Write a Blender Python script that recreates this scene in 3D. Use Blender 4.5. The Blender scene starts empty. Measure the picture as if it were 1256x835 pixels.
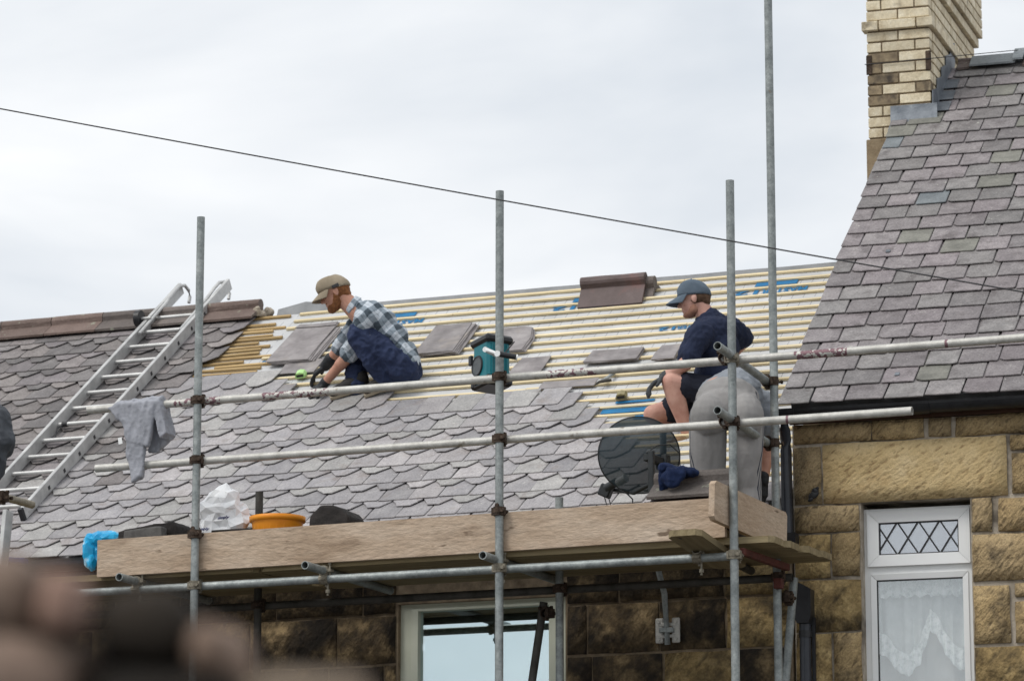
import bpy, bmesh, math, random
import numpy as np
from mathutils import Vector, Matrix, Euler, noise
R = math.radians
C = bpy.context.scene.collection
scene = bpy.context.scene

# ------------------------------------------------------------------ camera
cd = bpy.data.cameras.new('camera'); cam = bpy.data.objects.new('camera', cd); C.objects.link(cam)
cam.location = (0, 0, 1.6)
cam.rotation_euler = (R(90) + math.atan(912.5/4486), 0, R(22.2))
cd.sensor_width = 36; cd.lens = 4486/1256*36; cd.clip_end = 3000; cd.clip_start = .1
cd.dof.use_dof = True; cd.dof.focus_distance = 21.6; cd.dof.aperture_fstop = 5.0
scene.camera = cam
# ------------------------------------------------------------------ overcast sky
SUN_EL, SUN_AZ = R(52), R(215)       # azimuth clockwise from +Y
w = bpy.data.worlds.new('World'); scene.world = w; w.use_nodes = True
nt = w.node_tree; nt.nodes.clear()
def wn(t, **k):
    n = nt.nodes.new(t)
    for a, b in k.items(): setattr(n, a, b)
    return n
sky = wn('ShaderNodeTexSky', sky_type='NISHITA', sun_disc=False, sun_elevation=SUN_EL, sun_rotation=SUN_AZ)
bgs = wn('ShaderNodeBackground'); nt.links.new(sky.outputs[0], bgs.inputs[0]); bgs.inputs[1].default_value = .10
tc = wn('ShaderNodeTexCoord')
mp = wn('ShaderNodeMapping'); mp.inputs['Scale'].default_value = (1, 1, 2.6); nt.links.new(tc.outputs['Generated'], mp.inputs[0])
cl = wn('ShaderNodeTexNoise'); cl.inputs['Scale'].default_value = 4.2; cl.inputs['Detail'].default_value = 6; cl.inputs['Roughness'].default_value = .52
cl.inputs['Distortion'].default_value = .25
nt.links.new(mp.outputs[0], cl.inputs[0])
cr = wn('ShaderNodeValToRGB'); nt.links.new(cl.outputs[0], cr.inputs[0])
cr.color_ramp.elements[0].position = .30; cr.color_ramp.elements[0].color = (.60, .65, .71, 1)
cr.color_ramp.elements[1].position = .62; cr.color_ramp.elements[1].color = (.95, .96, .97, 1)
bgc = wn('ShaderNodeBackground'); nt.links.new(cr.outputs[0], bgc.inputs[0]); bgc.inputs[1].default_value = 1.0
mx = wn('ShaderNodeMixShader'); mx.inputs[0].default_value = .94
nt.links.new(bgs.outputs[0], mx.inputs[1]); nt.links.new(bgc.outputs[0], mx.inputs[2])
wo = wn('ShaderNodeOutputWorld'); nt.links.new(mx.outputs[0], wo.inputs[0])
# soft sun behind the cloud
sd = bpy.data.lights.new('sun', 'SUN'); so = bpy.data.objects.new('sun', sd); C.objects.link(so)
sd.energy = 1.5; sd.angle = R(22); sd.color = (1, .965, .91)
so.location = (-8, 0, 30)
_d = Vector((math.sin(SUN_AZ)*math.cos(SUN_EL), math.cos(SUN_AZ)*math.cos(SUN_EL), math.sin(SUN_EL)))
so.rotation_euler = _d.to_track_quat('Z', 'Y').to_euler()
scene.view_settings.view_transform = 'Standard'; scene.view_settings.look = 'None'
scene.view_settings.exposure = 0.16; scene.view_settings.gamma = 1

# ------------------------------------------------------------------ helpers
WM = {}
def link(o, parent=None, M=None, local=None):
    C.objects.link(o)
    M = M.copy() if M is not None else Matrix()
    if parent is not None:
        o.parent = parent
        if local is not None: o.matrix_basis = local; WM[o.name] = WM[parent.name] @ local
        else: o.matrix_basis = WM[parent.name].inverted() @ M; WM[o.name] = M
    else:
        o.matrix_basis = local if local is not None else M; WM[o.name] = o.matrix_basis.copy()
    return o
def tag(o, label, cat=None, group=None, kind=None):
    if label: o['label'] = label
    if cat: o['category'] = cat
    if group: o['group'] = group
    if kind: o['kind'] = kind
    return o
def empty(name, loc, rz=0, M=None):
    o = bpy.data.objects.new(name, None); o.empty_display_size = .1
    return link(o, None, M if M is not None else Matrix.Translation(loc) @ Matrix.Rotation(rz, 4, 'Z'))
def orient(d, up=(0, 0, 1)):
    z = Vector(d).normalized(); u = Vector(up)
    if abs(z.dot(u)) > .98: u = Vector((1, 0, 0))
    x = u.cross(z).normalized(); y = z.cross(x)
    return Matrix((x, y, z)).transposed()
class MB:
    def __init__(s): s.v = []; s.f = []; s.m = []; s.sm = []
    def add(s, vs, fs, mi=0, smooth=False, M=None):
        n = len(s.v)
        s.v += [tuple(M @ Vector(p)) if M is not None else tuple(p) for p in vs]
        for f in fs: s.f.append([i+n for i in f]); s.m.append(mi); s.sm.append(smooth)
        return s
    def box(s, a, b, mi=0, M=None, bev=0):
        (x0, y0, z0), (x1, y1, z1) = a, b
        if bev <= 0:
            vs = [(x, y, z) for z in (z0, z1) for y in (y0, y1) for x in (x0, x1)]
            return s.add(vs, [(0, 2, 3, 1), (4, 5, 7, 6), (0, 1, 5, 4), (2, 6, 7, 3), (0, 4, 6, 2), (1, 3, 7, 5)], mi, False, M)
        bm = bmesh.new(); bmesh.ops.create_cube(bm, size=1)
        for v in bm.verts: v.co = Vector(((x0+x1)/2+v.co.x*(x1-x0), (y0+y1)/2+v.co.y*(y1-y0), (z0+z1)/2+v.co.z*(z1-z0)))
        bmesh.ops.bevel(bm, geom=list(bm.edges), offset=bev, segments=1, affect='EDGES')
        bm.verts.index_update()
        s.add([v.co[:] for v in bm.verts], [[v.index for v in f.verts] for f in bm.faces], mi, False, M); bm.free(); return s
    def cbox(s, c, size, mi=0, M=None, bev=0):
        return s.box([c[i]-size[i]/2 for i in range(3)], [c[i]+size[i]/2 for i in range(3)], mi, M, bev)
    def tube(s, p, q, r, r2=None, n=14, mi=0, hollow=0, cap=True, M=None):
        p, q = Vector(p), Vector(q); r2 = r if r2 is None else r2; B = orient(q-p)
        ring = lambda c, rr: [c+B @ Vector((math.cos(2*math.pi*i/n)*rr, math.sin(2*math.pi*i/n)*rr, 0)) for i in range(n)]
        side = [(i, (i+1) % n, n+(i+1) % n, n+i) for i in range(n)]
        s.add(ring(p, r)+ring(q, r2), side, mi, True, M)
        if hollow:
            s.add(ring(p, r-hollow)+ring(q, r2-hollow), [f[::-1] for f in side], mi, True, M)
            for c, rr, fl in ((p, r, 1), (q, r2, 0)):
                fs = [(i, n+i, n+(i+1) % n, (i+1) % n) for i in range(n)]
                s.add(ring(c, rr)+ring(c, rr-hollow), fs if fl else [f[::-1] for f in fs], mi, False, M)
        elif cap:
            s.add(ring(p, r), [list(range(n))[::-1]], mi, False, M); s.add(ring(q, r2), [list(range(n))], mi, False, M)
        return s
    def path(s, pts, r, n=8, mi=0, M=None):
        pts = [Vector(p) for p in pts]; rings = []; up = Vector((0, 0, 1))
        for i, p in enumerate(pts):
            d = (pts[min(i+1, len(pts)-1)]-pts[max(i-1, 0)]); B = orient(d)
            rr = r[i] if isinstance(r, (list, tuple)) else r
            rings += [p+B @ Vector((math.cos(2*math.pi*k/n)*rr, math.sin(2*math.pi*k/n)*rr, 0)) for k in range(n)]
        fs = [(i*n+k, i*n+(k+1) % n, (i+1)*n+(k+1) % n, (i+1)*n+k) for i in range(len(pts)-1) for k in range(n)]
        s.add(rings, fs, mi, True, M)
        return s.add(rings[:n], [list(range(n))[::-1]], mi, False, M).add(rings[-n:], [list(range(n))], mi, False, M)
    def prism(s, poly, d0, d1, mi=0, M=None, ax='y'):
        n = len(poly)
        put = {'y': lambda p, d: (p[0], d, p[1]), 'x': lambda p, d: (d, p[0], p[1]), 'z': lambda p, d: (p[0], p[1], d)}[ax]
        vs = [put(p, d0) for p in poly]+[put(p, d1) for p in poly]
        return s.add(vs, [list(range(n))[::-1], list(range(n, 2*n))]+[(i, (i+1) % n, n+(i+1) % n, n+i) for i in range(n)], mi, False, M)
    def lathe(s, prof, n=24, mi=0, M=None):
        vs = [(r*math.cos(2*math.pi*k/n), r*math.sin(2*math.pi*k/n), z) for r, z in prof for k in range(n)]
        return s.add(vs, [(i*n+k, i*n+(k+1) % n, (i+1)*n+(k+1) % n, (i+1)*n+k) for i in range(len(prof)-1) for k in range(n)], mi, True, M)
    def sphere(s, c, r, n=10, mi=0, M=None):
        r = (r, r, r) if not hasattr(r, '__len__') else r
        vs = [(c[0]+r[0]*math.sin(t)*math.cos(a), c[1]+r[1]*math.sin(t)*math.sin(a), c[2]+r[2]*math.cos(t))
              for t in [math.pi*(i+.001)/(n)*(n/(n+.002)) for i in range(n+1)] for a in [2*math.pi*k/(2*n) for k in range(2*n)]]
        m = 2*n
        return s.add(vs, [(i*m+k, (i+1)*m+k, (i+1)*m+(k+1) % m, i*m+(k+1) % m) for i in range(n) for k in range(m)], mi, True, M)
    def mesh(s, name, mats):
        me = bpy.data.meshes.new(name); me.from_pydata(s.v, [], s.f)
        me.polygons.foreach_set('material_index', s.m); me.polygons.foreach_set('use_smooth', s.sm)
        for m in (mats if isinstance(mats, (list, tuple)) else [mats]): me.materials.append(m)
        bm = bmesh.new(); bm.from_mesh(me); bmesh.ops.recalc_face_normals(bm, faces=bm.faces); bm.to_mesh(me); bm.free()
        me.update(); return me
    def build(s, name, mats, parent=None, M=None, local=None):
        return link(bpy.data.objects.new(name, s.mesh(name, mats)), parent, M, local)
def put(name, me, parent, local): return link(bpy.data.objects.new(name, me), parent, None, local)
T = Matrix.Translation
def RX(a): return Matrix.Rotation(a, 4, 'X')
def RY(a): return Matrix.Rotation(a, 4, 'Y')
def RZ(a): return Matrix.Rotation(a, 4, 'Z')

# ------------------------------------------------------------------ materials
def material(name, cols, scale=8, rough=.8, bump=.3, bscale=None, metal=0, vary=.25, detail=6, spots=None, coord='Object', stretch=None, alpha=None, pick=None, tint=None, spec=.35, bdist=.01, tool=None, grain=0, gscale=70):
    """cols: list of (pos,rgb) over a noise; pick: list of rgb chosen per object/island; spots: (rgb, threshold, scale)"""
    m = bpy.data.materials.new(name); m.use_nodes = True; t = m.node_tree; nd = t.nodes; b = nd['Principled BSDF']
    def N(ty, **k):
        n = nd.new(ty)
        for a, v in k.items(): setattr(n, a, v)
        return n
    def mul(a, v):
        n = N('ShaderNodeMath', operation='MULTIPLY'); t.links.new(a, n.inputs[0]); n.inputs[1].default_value = v; return n.outputs[0]
    def addn(a, c):
        n = N('ShaderNodeMath', operation='ADD'); t.links.new(a, n.inputs[0])
        if isinstance(c, (int, float)): n.inputs[1].default_value = c
        else: t.links.new(c, n.inputs[1])
        return n.outputs[0]
    oi = N('ShaderNodeObjectInfo'); ge = N('ShaderNodeNewGeometry')
    fr = N('ShaderNodeMath', operation='FRACT'); t.links.new(addn(oi.outputs['Random'], ge.outputs['Random Per Island']), fr.inputs[0]); rnd = fr.outputs[0]
    if coord == 'World': vec = ge.outputs['Position']
    else: vec = N('ShaderNodeTexCoord').outputs[coord]
    if stretch:
        mp = N('ShaderNodeMapping'); mp.inputs['Scale'].default_value = stretch; t.links.new(vec, mp.inputs[0]); vec = mp.outputs[0]
    def noise_(sc, off=0, det=detail, rg=.6):
        n = N('ShaderNodeTexNoise', noise_dimensions='4D'); n.inputs['Scale'].default_value = sc; n.inputs['Detail'].default_value = det; n.inputs['Roughness'].default_value = rg
        t.links.new(vec, n.inputs['Vector']); t.links.new(addn(mul(rnd, 61.7), off), n.inputs['W']); return n.outputs[0]
    n1 = noise_(scale)
    cr = N('ShaderNodeValToRGB'); t.links.new(n1, cr.inputs[0]); e = cr.color_ramp.elements
    if len(cols) == 1: cols = [(.3, cols[0][1]), (.7, tuple(c*1.12 for c in cols[0][1]))]
    e[0].position, e[0].color = cols[0][0], (*cols[0][1], 1); e[1].position, e[1].color = cols[-1][0], (*cols[-1][1], 1)
    for p, c in cols[1:-1]: x = e.new(p); x.color = (*c, 1)
    col = cr.outputs[0]
    def mix(a, b_, fac, mode='MIX'):
        x = N('ShaderNodeMix', data_type='RGBA', blend_type=mode)
        if isinstance(fac, (int, float)): x.inputs[0].default_value = fac
        else: t.links.new(fac, x.inputs[0])
        t.links.new(a, x.inputs[6])
        if isinstance(b_, tuple): x.inputs[7].default_value = (*b_, 1)
        else: t.links.new(b_, x.inputs[7])
        return x.outputs[2]
    if pick:
        pr = N('ShaderNodeValToRGB'); pr.color_ramp.interpolation = 'CONSTANT'; f2 = N('ShaderNodeMath', operation='FRACT'); t.links.new(mul(rnd, 13.37), f2.inputs[0]); t.links.new(f2.outputs[0], pr.inputs[0])
        pe = pr.color_ramp.elements; pe[0].position = 0; pe[0].color = (*pick[0], 1); pe[1].position = 1/len(pick); pe[1].color = (*pick[1], 1)
        for i, c in enumerate(pick[2:]): x = pe.new((i+2)/len(pick)); x.color = (*c, 1)
        col = mix(pr.outputs[0], col, .45)
    if vary:
        hs = N('ShaderNodeHueSaturation'); t.links.new(col, hs.inputs['Color'])
        t.links.new(addn(mul(rnd, 2*vary), 1-vary), hs.inputs['Value'])
        col = hs.outputs[0]
    if tint:    # large soft stain: (rgb, threshold, scale, strength)
        n3 = noise_(tint[2], 7.3, 4)
        rr = N('ShaderNodeMapRange'); t.links.new(n3, rr.inputs[0]); rr.inputs[1].default_value = tint[1]; rr.inputs[2].default_value = tint[1]+.14; rr.inputs[4].default_value = tint[3]
        col = mix(col, tint[0], rr.outputs[0])
    if spots:
        n4 = noise_(spots[2], 3.1, 3)
        rr = N('ShaderNodeMapRange'); t.links.new(n4, rr.inputs[0]); rr.inputs[1].default_value = spots[1]; rr.inputs[2].default_value = spots[1]+.06; rr.inputs[4].default_value = .8
        col = mix(col, spots[0], rr.outputs[0])
    if grain:
        ng = noise_(gscale, 9.1, 4, .7); rg_ = N('ShaderNodeMapRange'); t.links.new(ng, rg_.inputs[0]); rg_.inputs[1].default_value = .3; rg_.inputs[2].default_value = .7; rg_.inputs[3].default_value = 1-grain; rg_.inputs[4].default_value = 1+grain
        vm = N('ShaderNodeVectorMath', operation='SCALE'); t.links.new(col, vm.inputs[0]); t.links.new(rg_.outputs[0], vm.inputs['Scale']); col = vm.outputs[0]
    th = None
    if tool:
        mp2 = N('ShaderNodeMapping', vector_type='TEXTURE'); mp2.inputs['Rotation'].default_value = (0, tool[0], 0); mp2.inputs['Scale'].default_value = tuple(1/q for q in tool[1]); t.links.new(vec, mp2.inputs[0])
        tn = N('ShaderNodeTexNoise', noise_dimensions='4D'); tn.inputs['Scale'].default_value = tool[2]; tn.inputs['Detail'].default_value = 3; t.links.new(mp2.outputs[0], tn.inputs['Vector']); t.links.new(mul(rnd, 23.1), tn.inputs['W'])
        th = tn.outputs[0]; rt = N('ShaderNodeMapRange'); t.links.new(th, rt.inputs[0]); rt.inputs[1].default_value = .30; rt.inputs[2].default_value = .46; rt.inputs[3].default_value = tool[3]; rt.inputs[4].default_value = 0
        col = mix(col, tool[4], rt.outputs[0])
    t.links.new(col, b.inputs['Base Color'])
    b.inputs['Metallic'].default_value = metal; b.inputs['Specular IOR Level'].default_value = spec
    rr = N('ShaderNodeMapRange'); t.links.new(n1, rr.inputs[0]); rr.inputs[3].default_value = max(.05, rough-.1); rr.inputs[4].default_value = min(1, rough+.1); t.links.new(rr.outputs[0], b.inputs['Roughness'])
    if bump:
        nb = noise_(bscale or scale*4, 5.5, 5)
        if th is not None: nb = addn(mul(nb, .45), th)
        bp = N('ShaderNodeBump'); bp.inputs['Strength'].default_value = bump; bp.inputs['Distance'].default_value = bdist; t.links.new(nb, bp.inputs['Height']); t.links.new(bp.outputs[0], b.inputs['Normal'])
    if alpha is not None: b.inputs['Alpha'].default_value = alpha
    m['col'] = 0
    return m
def s2l(r, g, b): return tuple(((c/255)/12.92 if c/255 <= .04045 else ((c/255+.055)/1.055)**2.4) for c in (r, g, b))

M = {}
M['slate_old'] = material('weathered slate', [(.3, (.10, .092, .09)), (.5, (.20, .186, .182)), (.72, (.33, .31, .30))], 10, .72, .7, 45, pick=[(.21, .185, .182), (.16, .15, .15), (.25, .222, .212), (.22, .195, .205), (.13, .12, .122)], vary=.25, spots=((.45, .45, .39), .68, 30), bdist=.01, grain=.32, gscale=75)
M['slate'] = material('relaid slate', [(.28, (.21, .20, .21)), (.5, (.335, .32, .325)), (.72, (.47, .45, .44))], 9, .66, .7, 45, pick=[(.34, .325, .335), (.29, .28, .288), (.40, .375, .375), (.27, .262, .275), (.36, .355, .335)], vary=.16, spots=((.62, .61, .56), .685, 28), tint=((.24, .205, .19), .56, 6, .65), bdist=.01, grain=.28, gscale=75)
M['slate_r'] = material('purple slate', [(.3, (.115, .102, .104)), (.5, (.225, .206, .207)), (.72, (.36, .335, .33))], 11, .62, .8, 44, pick=[(.225, .20, .206), (.205, .193, .19), (.235, .205, .212), (.20, .195, .188), (.25, .226, .228), (.215, .206, .198), (.23, .196, .207), (.175, .16, .163)], vary=.17, spots=((.44, .44, .39), .66, 30), tint=((.105, .09, .09), .54, 8, .65), bdist=.01, grain=.32, gscale=75)
M['slate_blue'] = material('blue slate', [(.3, (.145, .165, .178)), (.7, (.24, .265, .28))], 9, .5, .4, 40, vary=.1, grain=.2, gscale=50)
M['slate_green'] = material('green slate', [(.3, (.145, .143, .125)), (.7, (.25, .245, .215))], 9, .7, .5, 40, vary=.1, grain=.2, gscale=50)
M['ridge'] = material('ridge clay', [(.3, (.09, .072, .066)), (.55, (.16, .13, .118)), (.75, (.25, .205, .18))], 7, .75, .5, 50, pick=[(.16, .125, .112), (.15, .132, .122), (.18, .12, .098), (.135, .125, .115)], vary=.15, spots=((.30, .31, .24), .64, 16), grain=.2)
M['ridge_loose'] = material('dark ridge clay', [(.3, (.085, .06, .056)), (.6, (.135, .10, .096)), (.8, (.20, .155, .145))], 8, .6, .35, 50, vary=.08, tint=((.19, .10, .09), .56, 6, .7))
M['mortar'] = material('old brown mortar', [(.3, (.14, .105, .068)), (.7, (.34, .265, .18))], 14, .95, .6, 60, vary=0)
M['mortar_pale'] = material('pale lime mortar', [(.3, (.30, .25, .185)), (.7, (.56, .50, .42))], 12, .95, .6, 60, vary=0, tint=((.06, .048, .035), .50, 3, .85))
M['stone'] = material('tooled sandstone', [(.28, (.23, .155, .075)), (.5, (.45, .325, .17)), (.72, (.62, .475, .28))], 6, .9, 1.0, 40, pick=[(.42, .305, .16), (.33, .255, .15), (.46, .345, .195), (.37, .27, .135)], vary=.17, tint=((.065, .053, .038), .54, 6, .8), bdist=.03, tool=(R(38), (1, 1, .35), 44, .75, (.085, .062, .036)), grain=.3, gscale=110)
M['stone_lintel'] = material('smooth sandstone', [(.3, (.50, .365, .175)), (.5, (.62, .47, .25)), (.72, (.70, .56, .34))], 4, .9, .7, 50, vary=0, tint=((.47, .29, .125), .57, 4, .5), bdist=.022, tool=(R(58), (1, 1, .42), 46, .85, (.26, .17, .08)), grain=.14, gscale=120)
M['stone_dark'] = material('soot stained sandstone', [(.3, (.035, .026, .018)), (.5, (.12, .085, .046)), (.72, (.40, .29, .155))], 8, .92, 1.0, 34, vary=.3, tint=((.018, .014, .011), .45, 3.6, .92), bdist=.04, tool=(R(30), (1, 1, .4), 22, .75, (.016, .013, .01)), grain=.3, gscale=60)
M['stone_dark2'] = material('part stained sandstone', [(.3, (.13, .09, .042)), (.5, (.33, .235, .105)), (.72, (.56, .42, .21))], 8, .92, 1.0, 34, vary=.22, tint=((.045, .036, .025), .51, 3.8, .85), bdist=.04, tool=(R(35), (1, 1, .4), 24, .7, (.05, .038, .023)), grain=.3, gscale=60)
M['brick'] = material('buff brick', [(.3, (.50, .41, .27)), (.5, (.68, .595, .43)), (.72, (.80, .73, .575))], 12, .85, .5, 60, vary=.13, tint=((.11, .09, .07), .585, 7, .85), grain=.15, gscale=90)
M['brick_soot'] = material('sooty buff brick', [(.3, (.12, .09, .065)), (.55, (.30, .235, .15)), (.75, (.52, .43, .29))], 12, .9, .4, 60, vary=.15, tint=((.05, .042, .036), .52, 8, .9))
M['render'] = material('old render', [(.3, (.22, .165, .10)), (.7, (.36, .28, .185))], 14, .95, .6, 60, vary=0)
M['lead'] = material('lead', [(.3, (.10, .115, .135)), (.6, (.20, .22, .245)), (.75, (.42, .45, .47))], 9, .5, .4, 30, vary=.1, metal=.3)
M['galv'] = material('galvanised tube', [(.3, (.18, .20, .20)), (.55, (.30, .325, .32)), (.75, (.45, .475, .465))], 14, .5, .25, 60, vary=.08, metal=.3, spots=((.20, .15, .10), .69, 12), grain=.25, gscale=60)
M['galv_pale'] = material('pale alloy tube', [(.3, (.40, .39, .36)), (.6, (.56, .55, .515)), (.75, (.66, .65, .615))], 12, .5, .2, 60, vary=.05, metal=.2, spots=((.22, .185, .145), .66, 9), grain=.14, gscale=60)
M['tube_dark'] = material('dirty tube', [(.3, (.035, .033, .028)), (.7, (.10, .095, .085))], 12, .6, .2, 60, vary=.1, metal=.3)
M['rust'] = material('rusty fitting', [(.3, (.028, .02, .015)), (.55, (.072, .048, .034)), (.75, (.15, .11, .08))], 40, .75, .5, 80, vary=.2, metal=.3)
M['coupler_pale'] = material('worn zinc fitting', [(.3, (.16, .14, .105)), (.7, (.34, .31, .25))], 40, .6, .4, 80, vary=.2, metal=.4)
M['alu'] = material('ladder aluminium', [(.3, (.40, .40, .395)), (.6, (.58, .58, .57)), (.78, (.68, .68, .67))], 10, .45, .12, 60, vary=.05, metal=.35, spots=((.30, .28, .25), .70, 14))
M['plank'] = material('scaffold plank', [(.25, (.34, .24, .16)), (.5, (.49, .375, .275)), (.75, (.60, .49, .385))], 2.6, .85, .7, 20, vary=.08, stretch=(.7, 2.2, 2.2), tint=((.27, .19, .13), .57, 3, .7), spots=((.10, .062, .036), .66, 7), bdist=.014, grain=.16, gscale=34)
M['plank_dirty'] = material('dirty plank', [(.25, (.13, .10, .055)), (.5, (.27, .215, .12)), (.75, (.38, .31, .19))], 5, .9, .5, 14, vary=.15, stretch=(.35, 6, 3), bdist=.012)
M['plank_end'] = material('weathered plank end', [(.25, (.22, .18, .115)), (.5, (.42, .36, .25)), (.75, (.58, .53, .43))], 8, .9, .5, 14, vary=.1, stretch=(1, 4, 4), bdist=.012)
M['batten'] = material('new pine batten', [(.25, (.56, .44, .25)), (.5, (.71, .595, .375)), (.75, (.80, .70, .49))], 5, .75, .3, 20, vary=.12, stretch=(.3, 6, 6), spots=((.36, .21, .10), .68, 6), grain=.14, gscale=20)
M['batten_old'] = material('old batten', [(.25, (.30, .19, .08)), (.5, (.46, .32, .15)), (.75, (.58, .43, .23))], 6, .85, .4, 20, vary=.18, stretch=(.4, 6, 6))
M['white_upvc'] = material('white frame', [(.3, (.82, .83, .83)), (.7, (.88, .89, .88))], 5, .35, .05, 40, vary=0)
M['cream_upvc'] = material('cream frame', [(.3, (.62, .645, .52)), (.7, (.72, .74, .62))], 4, .5, .08, 40, vary=0, tint=((.42, .46, .31), .6, 3, .5))
M['black_plastic'] = material('black gutter plastic', [(.3, (.012, .012, .014)), (.7, (.03, .031, .034))], 10, .38, .1, 40, vary=0)
M['pipe_grey'] = material('dark grey pipe', [(.3, (.02, .023, .03)), (.7, (.05, .055, .068))], 6, .3, .05, 40, vary=0)
M['fascia'] = material('brown fascia', [(.3, (.06, .028, .016)), (.7, (.11, .055, .032))], 8, .6, .2, 40, vary=0)
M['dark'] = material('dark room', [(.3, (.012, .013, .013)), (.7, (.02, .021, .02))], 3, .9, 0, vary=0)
M['ground'] = material('tarmac', [(.3, (.06, .058, .055)), (.7, (.14, .135, .13))], 2, .95, .4, 80, vary=0)
M['red'] = material('red oxide steel', [(.3, (.06, .018, .014)), (.7, (.15, .042, .032))], 20, .7, .3, 60, vary=.1)
M['wire'] = material('black cable', [(.3, (.025, .025, .027)), (.7, (.045, .045, .05))], 10, .5, 0, vary=0)
# breathable membrane with its fine printed ticks
def membrane():
    m = material('roofing membrane', [(.3, (.47, .475, .48)), (.6, (.58, .585, .59)), (.75, (.66, .665, .67))], 3, .75, .35, 12, vary=0, bdist=.01)
    t = m.node_tree; nd = t.nodes; b = nd['Principled BSDF']; src = b.inputs['Base Color'].links[0].from_socket
    tc = nd.new('ShaderNodeTexCoord'); sx = nd.new('ShaderNodeSeparateXYZ'); t.links.new(tc.outputs['Object'], sx.inputs[0])
    def mt(op, a, v):
        n = nd.new('ShaderNodeMath'); n.operation = op
        for i, q in enumerate((a, v)):
            if isinstance(q, (int, float)): n.inputs[i].default_value = q
            else: t.links.new(q, n.inputs[i])
        return n.outputs[0]
    line = mt('LESS_THAN', mt('FRACT', mt('MULTIPLY', sx.outputs[0], 1/.082), 0), .05)
    dash = mt('GREATER_THAN', mt('FRACT', mt('MULTIPLY', sx.outputs[1], 1/.21), 0), .35)
    f = mt('MULTIPLY', mt('MULTIPLY', line, dash), .7)
    x = nd.new('ShaderNodeMix'); x.data_type = 'RGBA'; t.links.new(f, x.inputs[0]); t.links.new(src, x.inputs[6]); x.inputs[7].default_value = (.12, .13, .15, 1)
    t.links.new(x.outputs[2], b.inputs['Base Color']); return m
M['membrane'] = membrane()
M['print'] = material('blue print', [(.3, (.01, .13, .30)), (.7, (.02, .20, .42))], 10, .6, 0, vary=0)
def glass(name, tint, refl, rough=.01):
    m = bpy.data.materials.new(name); m.use_nodes = True; t = m.node_tree; nd = t.nodes; nd.remove(nd['Principled BSDF'])
    g = nd.new('ShaderNodeBsdfGlossy'); g.inputs['Roughness'].default_value = rough; g.inputs['Color'].default_value = (*tint, 1)
    tr = nd.new('ShaderNodeBsdfTransparent'); tr.inputs['Color'].default_value = (.97, .98, .98, 1)
    x = nd.new('ShaderNodeMixShader'); x.inputs[0].default_value = refl
    t.links.new(tr.outputs[0], x.inputs[1]); t.links.new(g.outputs[0], x.inputs[2]); t.links.new(x.outputs[0], nd['Material Output'].inputs[0]); return m
M['glass'] = glass('coated window glass', (.80, .93, .95), .62)
M['glass_r'] = glass('window glass', (.92, .96, .97), .20)

# ================================================================== ground
g = MB(); g.add([(-400, -300, 0), (400, -300, 0), (400, 900, 0), (-400, 900, 0)], [(0, 1, 2, 3)])
tag(g.build('ground', M['ground']), 'grey tarmac ground in front of the houses', None, None, 'structure')

# ================================================================== building pieces
def rough_stone(w, h, d, seed, amp=.012, nx=None, ny=None):
    """dressed block, front face at -y, rounded arrises and an uneven hewn face; origin at its centre back"""
    rnd = random.Random(seed); nx = nx or max(3, min(8, int(w/.09))); ny = ny or max(3, min(5, int(h/.08)))
    off = rnd.random()*90; vs = []; fs = []
    for j in range(ny+1):
        for i in range(nx+1):
            x, z = -w/2+w*i/nx, -h/2+h*j/ny
            edge = i in (0, nx) or j in (0, ny)
            if edge:
                x += rnd.uniform(-.004, .004); z += rnd.uniform(-.004, .004); y = -d+.009
            else: y = -d-amp*(1+noise.noise((x*9+off, z*9, off)))*.9
            vs.append((x, y, z))
    W = nx+1
    for j in range(ny):
        for i in range(nx): fs.append((j*W+i, j*W+i+1, (j+1)*W+i+1, (j+1)*W+i))
    per = [i for i in range(nx)]+[nx+j*W for j in range(ny)]+[ny*W+i for i in range(nx, 0, -1)]+[j*W for j in range(ny, 0, -1)]
    n0 = len(vs); vs += [(vs[i][0], 0, vs[i][2]) for i in per]; P = len(per)
    for k in range(P): fs.append((per[k], n0+k, n0+(k+1) % P, per[(k+1) % P]))
    fs.append([n0+k for k in range(P)])
    return vs, fs
def stone(parent, frame, x0, x1, z0, z1, mat, seed, y=0, gap=.008, amp=.012, d=.03):
    b = MB(); vs, fs = rough_stone(x1-x0-2*gap, z1-z0-2*gap, d, seed, amp); b.add(vs, fs, 0, True)
    me = b.mesh('stone', mat)
    return put('stone', me, parent, frame @ T(((x0+x1)/2, y, (z0+z1)/2)))
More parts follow.
